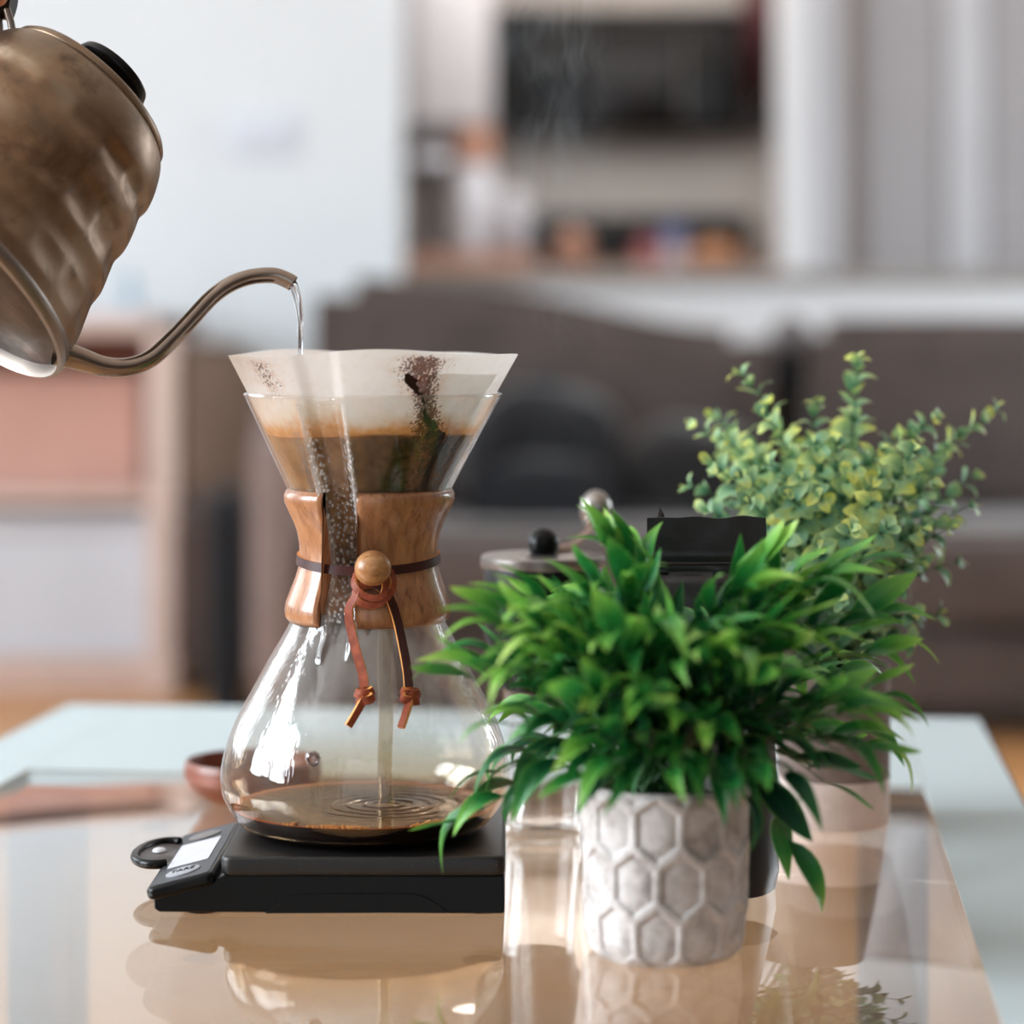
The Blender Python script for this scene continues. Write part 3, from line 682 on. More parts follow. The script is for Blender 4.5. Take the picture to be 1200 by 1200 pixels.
# ------------------------------------------------------------- paper filter with wet coffee
def n3(x, y, z): return mnoise.noise(Vector((x, y, z)))
FZT = zy(414); ZL = zy(508)
def Rf(z):      # inner radius of the filter cone
    return np.where(z > zy(465), 142.5*K+(z-zy(465))*.53, np.maximum(.0006, 142.5*K-(zy(465)-z)*.505))
ZA = zy(465)-142.5*K/.505+.001
NT, NZ = 320, 150
th = np.arange(NT)*2*PI/NT; vs = []; at_d = []; at_w = []; at_s = []; at_g = []
for j in range(NZ+1):
    u = (j/NZ)**.9; z = FZT+(ZA-FZT)*u
    g, d, w = groove(th, max(z, zy(740)))
    wave = .0011*np.sin(2*th+.8)+.0006*np.sin(5*th+1.3)+.0006*np.cos(th*3)
    r = Rf(z)-g*np.clip((z-ZA)/.02, 0, 1)+.0006*np.sin(7*th+3*u)*(1-u)
    zz = z+wave*(1-u)**3
    x = cxo(z)+r*np.sin(th); y = -r*np.cos(th)
    vs += list(zip(x, y, zz-FB))
    ang = np.degrees((th+PI) % (2*PI)-PI); py = 400+(CZ-z)/K
    # stained height: capillary rise varies round the cone
    nz = np.array([n3(3*math.cos(a), 3*math.sin(a), z*60) for a in th]); nf = np.array([n3(14*math.cos(a), 14*math.sin(a), z*260) for a in th])
    rise = 26+10*nz+np.where(ang < -12, 24, 0)*sstep(-70, -30, ang)+10*sstep(0, 25, ang)*(1-sstep(40, 60, ang))
    wetv = sstep(0, 1, 1-np.clip((508-py)/np.maximum(rise, 6), 0, 1))
    wetv = np.where(py > 508, 1, wetv*.55)
    # dark splash of grounds right of the middle, faint one at the left
    cx1 = np.interp(py, [418, 435, 460, 480, 500, 520], [25, 22, 26, 31, 34, 44]); wd = np.interp(py, [414, 422, 440, 470, 495, 520], [5, 11, 10, 7, 11, 16])
    sp1 = np.exp(-((ang-cx1)/wd)**2)*sstep(414, 424, py)
    cx2 = np.interp(py, [415, 460], [-50, -44]); sp2 = .55*np.exp(-((ang-cx2)/9)**2)*sstep(414, 420, py)*(1-sstep(440, 475, py))
    core = np.exp(-((ang-np.interp(py, [438, 450, 460, 470, 480, 490, 500, 515], [17, 19.5, 24, 28, 29, 34, 39, 46]))/np.interp(py, [436, 445, 462, 478, 490, 500, 515], [2, 3.2, 2.8, 1.6, 3.5, 6, 13]))**2)*sstep(434, 441, py)
    at_d += list(np.where(py > 507, sstep(-12, 6, ang)*(1-sstep(58, 72, ang)), 0)*np.ones(NT)); at_w += list(wetv); at_s += list(np.clip(sp1+sp2, 0, 1)); at_g += list(np.clip(core+.25*nf*core, 0, 1))
idx = np.arange((NZ+1)*NT).reshape(NZ+1, NT)
fs = np.stack([idx[:-1], np.roll(idx, -1, 1)[:-1], np.roll(idx, -1, 1)[1:], idx[1:]], -1).reshape(-1, 4).tolist()
def paper_mat():
    m, nt, b = new_mat('filter_paper'); nt.nodes.remove(b); out = nt.nodes['Material Output']
    A_ = lambda n: N(nt, 'ShaderNodeAttribute', attribute_name=n).outputs['Fac']
    v = coords(nt); big = noise(nt, v, 70, 5, .6); fine = noise(nt, v, 900, 3, .6); mid = noise(nt, v, 260, 5, .6)
    w = A_('wet')
    wj = math_(nt, 'ADD', w, math_(nt, 'MULTIPLY', math_(nt, 'SUBTRACT', mid, .5), .35), True)
    col = ramp(nt, wj, [(0, (.95, .95, .95)), (.22, (.86, .80, .70)), (.50, lin((216, 158, 96))), (.70, lin((150, 92, 44))), (1, lin((124, 84, 48)))])
    mott = ramp(nt, big, [(.35, lin((96, 58, 28))), (.5, lin((140, 98, 56))), (.68, lin((186, 142, 92)))])
    under = ramp(nt, w, [(.8, (0, 0, 0)), (.97, (1, 1, 1))])
    col = mix(nt, math_(nt, 'MULTIPLY', under, .7), col, mott)
    col = mix(nt, math_(nt, 'MULTIPLY', A_('dark'), ramp(nt, mid, [(.3, (.92, .92, .92)), (.7, (.68, .68, .68))])), col, lin((50, 28, 14)))
    s = A_('splash')
    tan = math_(nt, 'MULTIPLY', s, ramp(nt, mid, [(.3, (0, 0, 0)), (.7, (.75, .75, .75))]))
    col = mix(nt, tan, col, lin((204, 140, 88)))
    thr = math_(nt, 'SUBTRACT', math_(nt, 'MULTIPLY', s, .40), math_(nt, 'SUBTRACT', fine, .27))
    spk = math_(nt, 'MULTIPLY', thr, 14, True)
    col = mix(nt, math_(nt, 'MULTIPLY', spk, .85), col, lin((88, 38, 22)))
    g = A_('grounds'); gm = math_(nt, 'MULTIPLY', math_(nt, 'SUBTRACT', math_(nt, 'ADD', g, math_(nt, 'MULTIPLY', math_(nt, 'SUBTRACT', mid, .5), 2.6)), .55), 6, True)
    col = mix(nt, gm, col, lin((44, 30, 24)))
    d = N(nt, 'ShaderNodeBsdfDiffuse'); t = N(nt, 'ShaderNodeBsdfTranslucent'); L(nt, col, d.inputs[0]); L(nt, col, t.inputs[0])
    bn = bump(nt, noise(nt, coords(nt, scale=(1, 1, .5)), 150, 3), .3, .0006, None); L(nt, bn, d.inputs['Normal'])
    mx = N(nt, 'ShaderNodeMixShader'); mx.inputs[0].default_value = .42
    L(nt, d.outputs[0], mx.inputs[1]); L(nt, t.outputs[0], mx.inputs[2]); L(nt, mx.outputs[0], out.inputs[0]); return m
M['paper'] = paper_mat()
pf = thing('paper_filter', 'white cone paper filter stained brown, standing proud of the glass rim', 'coffee filter', (FX, FY, FB))
mesh_obj('paper_cone', vs, fs, M['paper'], pf, angle=80, attrs={'wet': at_w, 'splash': at_s, 'grounds': at_g, 'dark': at_d})
# second ply: the folded flap that shows through on the right
vs2 = []; fs2 = []; w2 = []; n2 = 30
for j in range(31):
    z = zy(436)+(zy(600)-zy(436))*j/30; a1 = R(np.interp(400+(CZ-z)/K, [436, 570], [66, 50]))
    for k in range(n2):
        a = R(26)+(a1-R(26))*k/(n2-1); r = float(Rf(z))-.0007
        vs2.append((float(cxo(z))+r*math.sin(a), -r*math.cos(a), z-FB)); w2.append(1 if z < ZL else .0)
for j in range(30):
    for k in range(n2-1): fs2.append((j*n2+k, j*n2+k+1, (j+1)*n2+k+1, (j+1)*n2+k))
mesh_obj('folded_ply', vs2, fs2, M['paper'], pf, attrs={'wet': w2, 'splash': [0]*len(w2), 'grounds': [0]*len(w2), 'dark': [0]*len(w2)})
# slurry
M['slurry'] = plain('coffee_slurry', (60, 34, 18), .35, var=.5, nscale=120, bumpd=.0006)
m = MB(); pr = [(.0005, ZL-FB+.0006)]+[(float(Rf(ZL))*f-.0012, ZL-FB) for f in (.3, .6, .9, 1)]
for k in range(1, 25):
    z = ZL+(ZA+.004-ZL)*k/24; pr.append((max(.0004, float(Rf(z))-.0014-.0045*max(0, 1-abs(z-zy(600))/.04)*0), z-FB))
vsl = []
for r, z in pr:
    for k in range(96):
        a = 2*PI*k/96; g, d, w = groove(np.array([a]), z+FB); rr = max(.0003, r-float(g[0])*min(1, r/.03)); vsl.append((float(cxo(z+FB))+rr*math.sin(a), -rr*math.cos(a), z))
fsl = [(i*96+k, i*96+(k+1) % 96, (i+1)*96+(k+1) % 96, (i+1)*96+k) for i in range(len(pr)-1) for k in range(96)]
o = mesh_obj('coffee_slurry', vsl, fsl, M['slurry'], None, angle=60); o.location = (FX, FY, FB)
tag(o, 'wet brown coffee grounds steeping inside the paper filter', 'coffee', kind='stuff')

# ------------------------------------------------------------- brewed coffee pool
LZ = CZ-(943-400)/F*FY
def coffee_mat():
    m, nt, b = new_mat('brewed_coffee'); tc = N(nt, 'ShaderNodeTexCoord'); mp = N(nt, 'ShaderNodeMapping')
    mp.inputs['Location'].default_value = (-.009, .0, 0); L(nt, tc.outputs['Object'], mp.inputs[0])
    sp = N(nt, 'ShaderNodeSeparateXYZ'); L(nt, mp.outputs[0], sp.inputs[0])
    cb = N(nt, 'ShaderNodeCombineXYZ'); L(nt, sp.outputs[0], cb.inputs[0]); L(nt, sp.outputs[1], cb.inputs[1])
    wv = N(nt, 'ShaderNodeTexWave', wave_type='RINGS', rings_direction='SPHERICAL', wave_profile='SIN'); wv.inputs['Scale'].default_value = 42
    wv.inputs['Distortion'].default_value = 2.2; wv.inputs['Detail'].default_value = 2; wv.inputs['Detail Scale'].default_value = 1.2
    L(nt, cb.outputs[0], wv.inputs['Vector'])
    vl = N(nt, 'ShaderNodeVectorMath', operation='LENGTH'); L(nt, cb.outputs[0], vl.inputs[0])
    fall = ramp(nt, math_(nt, 'MULTIPLY', vl.outputs['Value'], 20), [(0.1, (1, 1, 1)), (.95, (.08, .08, .08))])
    bump(nt, math_(nt, 'MULTIPLY', wv.outputs['Fac'], fall), .55, .0011, b)
    vl2 = N(nt, 'ShaderNodeVectorMath', operation='LENGTH'); sp2 = N(nt, 'ShaderNodeSeparateXYZ'); L(nt, tc.outputs['Object'], sp2.inputs[0])
    cb2 = N(nt, 'ShaderNodeCombineXYZ'); L(nt, sp2.outputs[0], cb2.inputs[0]); L(nt, sp2.outputs[1], cb2.inputs[1]); L(nt, cb2.outputs[0], vl2.inputs[0])
    c = ramp(nt, math_(nt, 'MULTIPLY', vl2.outputs['Value'], 16.2), [(.80, (.026, .014, .009)), (.90, lin((110, 56, 26))), (.97, lin((206, 120, 60)))])
    L(nt, c, b.inputs['Base Color']); b.inputs['Roughness'].default_value = .04; b.inputs['IOR'].default_value = 1.45
    b.inputs['Specular IOR Level'].default_value = .6
    return m
M['brew'] = coffee_mat(); M['brew_side'] = plain('brew_side', (24, 10, 6), .3, var=.2, spec=.1)
# flask inner wall below the surface
prz = np.linspace(LZ-.0004, FB+.0020, 14); prof = [(float(Rg(z))-.0021, z-FB) for z in prz]
m = MB(); R0 = float(Rg(LZ))-.0021
m.lathe([(.0003, LZ-FB)]+[(R0*f, LZ-FB) for f in (.2, .4, .6, .8, .95)]+[(R0, LZ-FB+.0003)], 96, 0)
m.lathe([(R0, LZ-FB+.0003)]+prof[1:]+[(.0003, FB+.0020-FB)], 96, 1)
o = m.build('brewed_coffee', [M['brew'], M['brew_side']], None, angle=50); o.location = (FX-3*K, FY, FB)
tag(o, 'shallow pool of black coffee rippling in the bottom of the flask', 'coffee', kind='stuff')
# foam patches: little bubbles on the front edge
M['foam'] = plain('foam_bubbles', (206, 160, 100), .25, var=.2, nscale=300)
m = MB(); rnd = random.Random(4)
for (a0, a1, cnt) in ((-34, -29, 26), (-22, 5, 170), (24, 47, 110)):
    for k in range(cnt):
        a = R(rnd.uniform(a0, a1)); e = 1-abs((math.degrees(a)-(a0+a1)/2)/((a1-a0)/2))**2; rr = R0-.0012-rnd.random()**1.3*.0065*max(.1, e)
        m.sphere((rr*math.sin(a), -rr*math.cos(a), LZ-FB+.0003), rnd.uniform(.0004, .0010), seg=7, rings=4)
o = m.build('coffee_foam', M['foam'], None); o.location = (FX-3*K, FY, FB)
tag(o, 'tan bubbles of foam along the front edge of the coffee', 'foam', kind='stuff')
# thin stream falling through the flask
M['stream'] = thin_glass('coffee_stream_mat', (.80, .74, .64), gain=1.2, extra=.03)
xs = (452-600)/F*FY; m = MB(); zs = np.linspace(zy(690), LZ+.0002, 20)
m.tube([(xs+.0003*math.sin(i*.7), FY-.002, z) for i, z in enumerate(zs)], [.0024+.0010*min(1, i/4) if i < 19 else .0042 for i in range(20)], 20)
tag(m.build('coffee_stream', M['stream'], None), 'thin translucent column of coffee falling inside the flask', 'coffee stream')

# ------------------------------------------------------------- kitchen scale
sc = thing('kitchen_scale', 'flat black digital kitchen scale under the glass flask', 'scale', (-.066, 1.152, TZ))
def sl(v): return Vector(v)-Vector(sc.location)
Y0, Y1 = 1.088, 1.216
def extrude(m, poly, y0, y1, mi=0):     # poly in (x, z), extruded along y
    n = len(poly); vs = [(x, y0, z) for x, z in poly]+[(x, y1, z) for x, z in poly]
    fs = [tuple(range(n))[::-1], tuple(range(n, 2*n))]+[(k, (k+1) % n, (k+1) % n+n, k+n) for k in range(n)]
    m.add(vs, fs, mi)
Xp = lambda px, d=Y0: (px-600)/F*d
Zp = lambda py, d=Y0: CZ-(py-400)/F*d
m = MB()
arch = [(Xp(527), Zp(1071))]+[(Xp(527-(i)*217/12), Zp(1071)-0+0*i) for i in range(0)]+[(Xp(310), Zp(1070))]
poly = [(Xp(180), Zp(1066)), (Xp(179), Zp(1047)), (Xp(200), Zp(1043)), (Xp(238), Zp(1036)), (Xp(262), Zp(1027)), (Xp(268), Zp(1026)), (Xp(591), Zp(1027)), (Xp(591.5), Zp(1070)), (Xp(588), Zp(1072)), (Xp(186), Zp(1070))]
extrude(m, poly, Y0+.0015, Y1-.002)
o = m.build('housing', M['black_plastic'], sc, angle=30); o.location = -Vector(sc.location)
bv = o.modifiers.new('b', 'BEVEL'); bv.width = .0014; bv.segments = 3
# shallow arch panel on the front
m = MB(); pl = [(Xp(310), Zp(1071))]
for i in range(9): u = i/8; pl.append((Xp(312+46*u), Zp(1070-22*math.sin(u*PI/2))))
for i in range(9): u = i/8; pl.append((Xp(480+46*u), Zp(1048+22*(1-math.cos(u*PI/2)))))
extrude(m, pl, Y0+.0006, Y0+.004); o = m.build('front_arch', M['black_plastic'], sc, angle=30); o.location = -Vector(sc.location)
bv = o.modifiers.new('b', 'BEVEL'); bv.width = .0004; bv.segments = 2
def rplate(name, x0, x1, y0, y1, z0, z1, r, mat, parent, mtx=None, bev=.0016):
    bm = bmesh.new(); vs = []
    for cx, cy, a0 in ((x1-r, y1-r, 0), (x0+r, y1-r, 90), (x0+r, y0+r, 180), (x1-r, y0+r, 270)):
        for k in range(7): a = R(a0+15*k); vs.append(bm.verts.new((cx+r*math.cos(a), cy+r*math.sin(a), z0)))
    f = bm.faces.new(vs); e = bmesh.ops.extrude_face_region(bm, geom=[f])
    for v in e['geom']:
        if isinstance(v, bmesh.types.BMVert): v.co.z = z1
    if bev:
        ed = [x for x in bm.edges if abs(x.verts[0].co.z-x.verts[1].co.z) < 1e-7]
        bmesh.ops.bevel(bm, geom=ed, offset=bev, segments=4, profile=.5, affect='EDGES')
    if mtx: bmesh.ops.transform(bm, matrix=mtx, verts=bm.verts)
    bmesh.ops.recalc_face_normals(bm, faces=bm.faces)
    me = bpy.data.meshes.new(name); bm.to_mesh(me); bm.free(); me.materials.append(mat); me.shade_smooth(); me.set_sharp_from_angle(angle=R(35))
    o = bpy.data.objects.new(name, me); COL.objects.link(o); o.parent = parent; return o
def plate_mat():
    m, nt, b = new_mat('plate_plastic'); v = coords(nt); b.inputs['Base Color'].default_value = (*lin((14, 13, 13)), 1)
    f = noise(nt, v, 1500, 2); b.inputs['Roughness'].default_value = .42; bump(nt, f, .5, .00008, b)
    dust = ramp(nt, noise(nt, v, 1900, 1), [(.74, (0, 0, 0)), (.78, (1, 1, 1))])
    L(nt, mix(nt, math_(nt, 'MULTIPLY', dust, .5), lin((13, 12, 12)), (.5, .47, .42)), b.inputs['Base Color']); return m
o = rplate('weighing_plate', Xp(258), Xp(592), Y0-.0006, Y1, TZ+.0172, TZ+.0258, .0055, plate_mat(), sc, bev=.0019); o.location = -Vector(sc.location)
for a, b in ((206, 262), (537, 588)):
    for y in (Y0+.006, Y1-.014):
        m = MB(); m.lathe([(.0001, 0), (.0082, 0), (.0088, .0008), (.0088, .0024), (.0001, .0024)], 24, mtx=Matrix.Translation(sl((Xp((a+b)/2), y+.006, TZ)))); m.build('foot', M['black_matte'], sc)
# tilted display head
HL, HR = Vector((-.1595, Y0-.004, TZ+.0122)), Vector((-.1298, Y0-.004, TZ+.0198))
hx = (HR-HL).normalized(); hy = Vector((0, 1, 0)); hz_ = hx.cross(hy); hw = (HR-HL).length
HM = Matrix(((hx.x, 0, hz_.x, HL.x), (hx.y, 1, hz_.y, HL.y), (hx.z, 0, hz_.z, HL.z), (0, 0, 0, 1)))
HMl = Matrix.Translation(-Vector(sc.location)) @ HM
hd = rplate('display_head', 0, hw, 0, .118, -.0058, 0, .0045, M['black_plastic'], sc, HMl, .0022)
hd2 = rplate('display_bezel', .0022, hw-.0022, .0024, .1156, -.0002, .0003, .003, plain('bezel', (44, 48, 54), .35, var=.08, nscale=400), sc, HMl, 0)
M['lcd'] = plain('lcd_grey', (198, 198, 204), .35, var=.05, nscale=120)
rplate('screen', .0055, .0245, .034, .085, .0003, .0006, .0006, M['lcd'], hd2, HMl, 0)
M['button'] = plain('button_grey', (150, 152, 158), .5, var=.05)
def ell(name, cx, cy, rx, ry, mat):
    m = MB(); m.lathe([(.0001, .0009), (.85, .0009), (1, .0005), (1, 0)], 32, mtx=HMl @ Matrix.Translation((cx, cy, .0002)) @ Matrix.Diagonal((rx, ry, 1, 1))); return m.build(name, mat, hd2)
b1 = ell('tare_button', .0150, .0185, .0078, .0085, M['button']); ell('power_button', .0150, .0985, .0078, .0075, plain('btn2', (112, 108, 108), .4))
def text(s, size, mtx, mat, parent, name='lettering', ext=.0001, align='CENTER'):
    cu = bpy.data.curves.new(name, 'FONT'); cu.body = s; cu.size = size; cu.extrude = ext; cu.align_x = align; cu.align_y = 'CENTER'
    o = bpy.data.objects.new(name, cu); COL.objects.link(o)
    dg = bpy.context.evaluated_depsgraph_get(); me = bpy.data.meshes.new_from_object(o.evaluated_get(dg)); bpy.data.objects.remove(o)
    o = bpy.data.objects.new(name, me); COL.objects.link(o); me.materials.clear(); me.materials.append(mat); me.transform(mtx); o.parent = parent; return o
text('TARE', .0046, HMl @ Matrix.Translation((.0150, .0185, .0012)) @ Matrix.Diagonal((1, 1.6, 1, 1)), M['black_matte'], hd2)
# hanging tab at the left
m = MB(); c = Vector((-.1605, 1.155, TZ+.0138)); 
ring = []
for k in range(25): a = R(70+220*k/24); ring.append(sl(c)+Vector((.0125*math.cos(a)-.0005, .026*math.sin(a), .0004*math.cos(a))))
m.tube(ring, .0022, 10); m.build('hang_tab', M['black_plastic'], sc)
m = MB(); m.lathe([(.0001, .0012), (.9, .0012), (1, 0), (.0001, -.0012)], 28, mtx=Matrix.Translation(sl(c)+Vector((-.001, 0, -.0014))) @ Matrix.Diagonal((.0115, .024, 1, 1))); m.build('tab_web', plain('tab_web', (66, 60, 58), .4, var=.2, nscale=300), sc)
m = MB(); m.sphere((0, 0, 0), .0032, sc=(1, 1.6, .4), seg=18, rings=8); o = m.build('tab_button', M['lcd'], sc); o.location = sl(c)+Vector((-.003, .004, .0002))

# ------------------------------------------------------------- kettle
ka = Vector((.589, .39, .708)).normalized(); kn = Vector((.77, 0, -.6405)); kn = (kn-ka*kn.dot(ka)).normalized(); kb = ka.cross(kn)
KO = P(104, 115, 1.15)
KM = Matrix(((kn.x, kb.x, ka.x, KO.x), (kn.y, kb.y, ka.y, KO.y), (kn.z, kb.z, ka.z, KO.z), (0, 0, 0, 1)))
kt = thing('kettle', 'tarnished steel gooseneck kettle tilted to pour, with black lid knob', 'kettle')
kt.matrix_world = KM; KI = KM.inverted()
def kettle_mat(name='tarnished_steel', dark=False):
    m, nt, b = new_mat(name); v = coords(nt)
    f = noise(nt, v, 16, 6, .6, .6); g = noise(nt, v, 42, 5, .65); h = noise(nt, v, 9, 3)
    c = ramp(nt, f, [(.30, lin((84, 62, 46))), (.45, lin((128, 102, 78))), (.58, lin((140, 118, 96))), (.72, lin((104, 76, 54)))])
    if dark: c = ramp(nt, g, [(.35, lin((14, 10, 10))), (.55, lin((40, 28, 27))), (.7, lin((72, 50, 46)))])
    c = mix(nt, ramp(nt, g, [(.30, (.75, .75, .75)), (.44, (0, 0, 0))]), c, lin((66, 46, 33)))
    c = c if dark else mix(nt, ramp(nt, h, [(.52, (0, 0, 0)), (.7, (.6, .6, .6))]), c, lin((106, 100, 88)))
    L(nt, c, b.inputs['Base Color']); b.inputs['Metallic'].default_value = .72
    L(nt, ramp(nt, g, [(.3, (.5, .5, .5)), (.7, (.34, .34, .34))]), b.inputs['Roughness'])
    bump(nt, f, .3, .0008, b); return m
M['kettle'] = kettle_mat(); M['kettle_under'] = kettle_mat('scorched_underside', True); M['kettle_under'].node_tree.nodes['Principled BSDF'].inputs['Metallic'].default_value = .05; M['kettle_under'].node_tree.nodes['Principled BSDF'].inputs['Specular IOR Level'].default_value = .2
M['kettle_rim'] = plain('kettle_rim', (138, 128, 120), .4, .9, .1, 60)
KP = [(100, 2), (108, 0), (110, -6), (109, -7), (119, -16), (130, -36), (136.5, -56), (137.5, -74), (144, -92), (149.5, -112), (149.5, -130), (156, -150), (163, -170), (165, -190), (173, -212), (182, -236), (187, -256), (190, -264)]
prf = catmull(KP[3:], 130); NT = 200; vs = []; fs = []
for r, z in prf:
    for k in range(NT):
        a = 2*PI*k/NT
        ph = z/18.0; dim = 2.6*math.sin(9*a+(PI if int((-z-58)//37) % 2 else 0))*max(0, math.sin((-z-58)/37*PI)) if z < -58 else 0
        rr = (r+abs(dim)*-1.2)*K; vs.append((rr*math.cos(a), rr*math.sin(a), z*K))
for i in range(len(prf)-1):
    for k in range(NT): fs.append((i*NT+k, i*NT+(k+1) % NT, (i+1)*NT+(k+1) % NT, (i+1)*NT+k))
o = mesh_obj('body', vs, fs, M['kettle'], kt, angle=70); sm = o.modifiers.new('s', 'SOLIDIFY'); sm.thickness = .0008; sm.offset = -1
def klathe(name, prof, mat, seg=96, mtx=None, angle=40):
    m = MB(); m.lathe([(r*K, z*K) for r, z in prof], seg, mtx=mtx); return m.build(name, mat, kt, angle=angle)
klathe('base_rim', [(188, -256), (192, -260), (193, -268), (191, -273), (187, -275), (184, -271), (183, -258)], M['kettle_rim'])
klathe('underside', [(183.5, -258), (172, -256), (150, -255), (146, -258), (90, -257), (.5, -257)], M['kettle_under'])
klathe('lid', [(111, -7), (112.5, -5), (112, 0), (108, 4), (96, 8), (70, 13), (50, 15), (.5, 16)], M['kettle'])
klathe('lid_seal', [(108.5, -12), (111.4, -10.5), (111.6, -6.8), (107, -6)], M['black_matte'])
klathe('lid_knob', [(24, 14), (26, 20), (32, 26), (44, 31), (49, 36), (50, 41), (48, 46), (42, 48.5), (.5, 49)], M['black_plastic'])
# gooseneck spout
SPP = [(66, 412, 16, 1.108), (92, 420, 13.5, 1.112), (122, 429.5, 11.5, 1.116), (150, 430, 10.8, 1.12), (176, 420.5, 10.4, 1.124), (200, 399.5, 10, 1.128), (224, 374, 9.6, 1.133), (248, 348.5, 9.4, 1.138), (270, 333, 9.3, 1.142), (294, 324.5, 9.2, 1.146), (320, 322.8, 9.4, 1.149), (337, 328.5, 9.6, 1.15), (343.5, 332.5, 9.4, 1.15)]
c = catmull([(*(KI @ P(x, y, d)), r*K) for x, y, r, d in SPP], 90)
m = MB(); m.tube([Vector(p[:3]) for p in c], [float(p[3]) for p in c], 28, cap=False)
inn = c[-14:][::-1]; m.tube([Vector(p[:3]) for p in inn], [float(p[3])-.0006 for p in inn], 28, cap=False)
M['spout'] = plain('spout_steel', (146, 134, 124), .2, .92, .14, 40)
m.build('spout', M['spout'], kt, angle=70)
# handle bracket and black grip
def kpts(l): return [KI @ P(x, y, d) for x, y, d in l]
m = MB()
for dy in (-.0065, .0065):
    m.tube([Vector(p[:3]) for p in catmull([tuple(v) for v in kpts([(-40, 78, 1.14+dy), (-8, 62, 1.14+dy), (8, 52, 1.14+dy), (14, 42, 1.14+dy), (13, 28, 1.14+dy), (10, 18, 1.14+dy), (8, 10, 1.14+dy)])], 24)], .0017, 10)
m.tube([Vector(p[:3]) for p in catmull([tuple(v) for v in kpts([(-30, 72, 1.14), (-8, 60, 1.14), (-1, 50, 1.14), (0, 36, 1.14), (-2, 16, 1.14)])], 20)], .0016, 10)
m.build('handle_bracket', M['kettle_rim'], kt)
GP_ = [(16, 4), (-20, -4), (-70, -20), (-120, -8), (-165, 40), (-190, 110)]
c = catmull([tuple(KI @ P(x, y, 1.14)) for x, y in GP_], 40)
m = MB(); m.tube([Vector(p) for p in c], [.0080+.0012*math.sin(i/39*PI) for i in range(40)], 20, flat=1.1); m.build('grip', M['black_plastic'], kt, angle=50)

# ------------------------------------------------------------- hand on the grip
def skin_chain(name, verts, edges, radii, mat, parent, sub=2):
    me = bpy.data.meshes.new(name); me.from_pydata([tuple(v) for v in verts], edges, []); me.materials.append(mat)
    o = bpy.data.objects.new(name, me); COL.objects.link(o)
    sk = o.modifiers.new('skin', 'SKIN'); sk.use_smooth_shade = True
    for i, v in enumerate(me.skin_vertices[0].data): v.radius = (radii[i], radii[i]); v.use_root = (i == 0)
    s = o.modifiers.new('sub', 'SUBSURF'); s.levels = sub; s.render_levels = sub
    if parent: o.parent = parent
    return o
def skin_mat():
    m, nt, b = new_mat('skin'); v = coords(nt); f = noise(nt, v, 60, 4)
    L(nt, ramp(nt, f, [(.3, lin((206, 132, 98))), (.7, lin((224, 154, 118)))]), b.inputs['Base Color'])
    b.inputs['Roughness'].default_value = .5; b.inputs['Subsurface Weight'].default_value = .15; b.inputs['Subsurface Radius'].default_value = (.01, .004, .002); return m
M['skin'] = skin_mat()
hv = []; he = []; hr = []
def hp(x, y, d, r):
    hv.append(P(x, y, d)); hr.append(r); return len(hv)-1
def chain(root, pts):
    prev = root
    for p in pts: k = hp(*p); he.append((prev, k)); prev = k
    return prev
w0 = hp(-215, -60, 1.155, .026)
pm = chain(w0, [(-170, -58, 1.15, .027), (-120, -62, 1.15, .026)])
chain(w0, [(-300, -75, 1.165, .025), (-420, -70, 1.19, .029), (-620, -30, 1.24, .038), (-820, 20, 1.3, .043)])
chain(pm, [(-75, -52, 1.142, .0125), (-34, -28, 1.122, .0115), (0, -16, 1.120, .0108), (13, -13, 1.1205, .0092)])      # thumb along the grip
for i, (x, l) in enumerate(((-72, 0), (-98, 1), (-126, 1), (-150, -1))):                                     # fingers curl round the far side
    r0 = .0095-.0006*i
    chain(pm, [(x, -58, 1.168, r0+.001), (x+4, -14+i*6, 1.176, r0), (x+6, 18+i*9, 1.158, r0-.0006), (x+4, 20+i*9, 1.134, r0-.0012), (x, 8+i*9, 1.122, r0-.0022)])
ORG = P(-150, -60, 1.15)
hn = thing('person', 'bare hand holding the black kettle grip, only the thumb tip in view', 'person', ORG)
skin_chain('hand_and_forearm', [v-ORG for v in hv], he, hr, M['skin'], hn)
m = MB(); m.sphere((0, 0, 0), .0062, sc=(1.15, .35, .9), seg=18, rings=10); o = m.build('thumbnail', plain('nail', (226, 168, 146), .3), hn); o.location = P(6, -22, 1.1105)-ORG

# ------------------------------------------------------------- water falling from the spout
def water():
    m, nt, b = new_mat('water'); b.inputs['Base Color'].default_value = (.93, .96, .98, 1); b.inputs['Roughness'].default_value = .0
    b.inputs['Transmission Weight'].default_value = 1; b.inputs['IOR'].default_value = 1.33; return m
M['water'] = water()
m = MB()
c = catmull([tuple(P(x, y, 1.15)) for x, y in ((341, 333), (343.5, 338), (347, 352), (350, 372), (351.5, 395), (352, 425), (352, 470), (352.5, 506))], 50)
m.tube([Vector(p) for p in c], [(.0010+.0002*math.sin(i*.22)) for i in range(50)], 12, flat=1.2)
c = catmull([tuple(P(x, y, 1.149)) for x, y in ((343, 329), (347, 334), (351, 346), (352.5, 365), (353, 390), (352.5, 425))], 40)
m.tube([Vector(p) for p in c], [(.0008+.0002*math.sin(i*.25+1)) for i in range(40)], 12)
tag(m.build('water_stream', M['water'], None), 'thin twisted stream of clear water falling from the kettle spout', 'water stream')

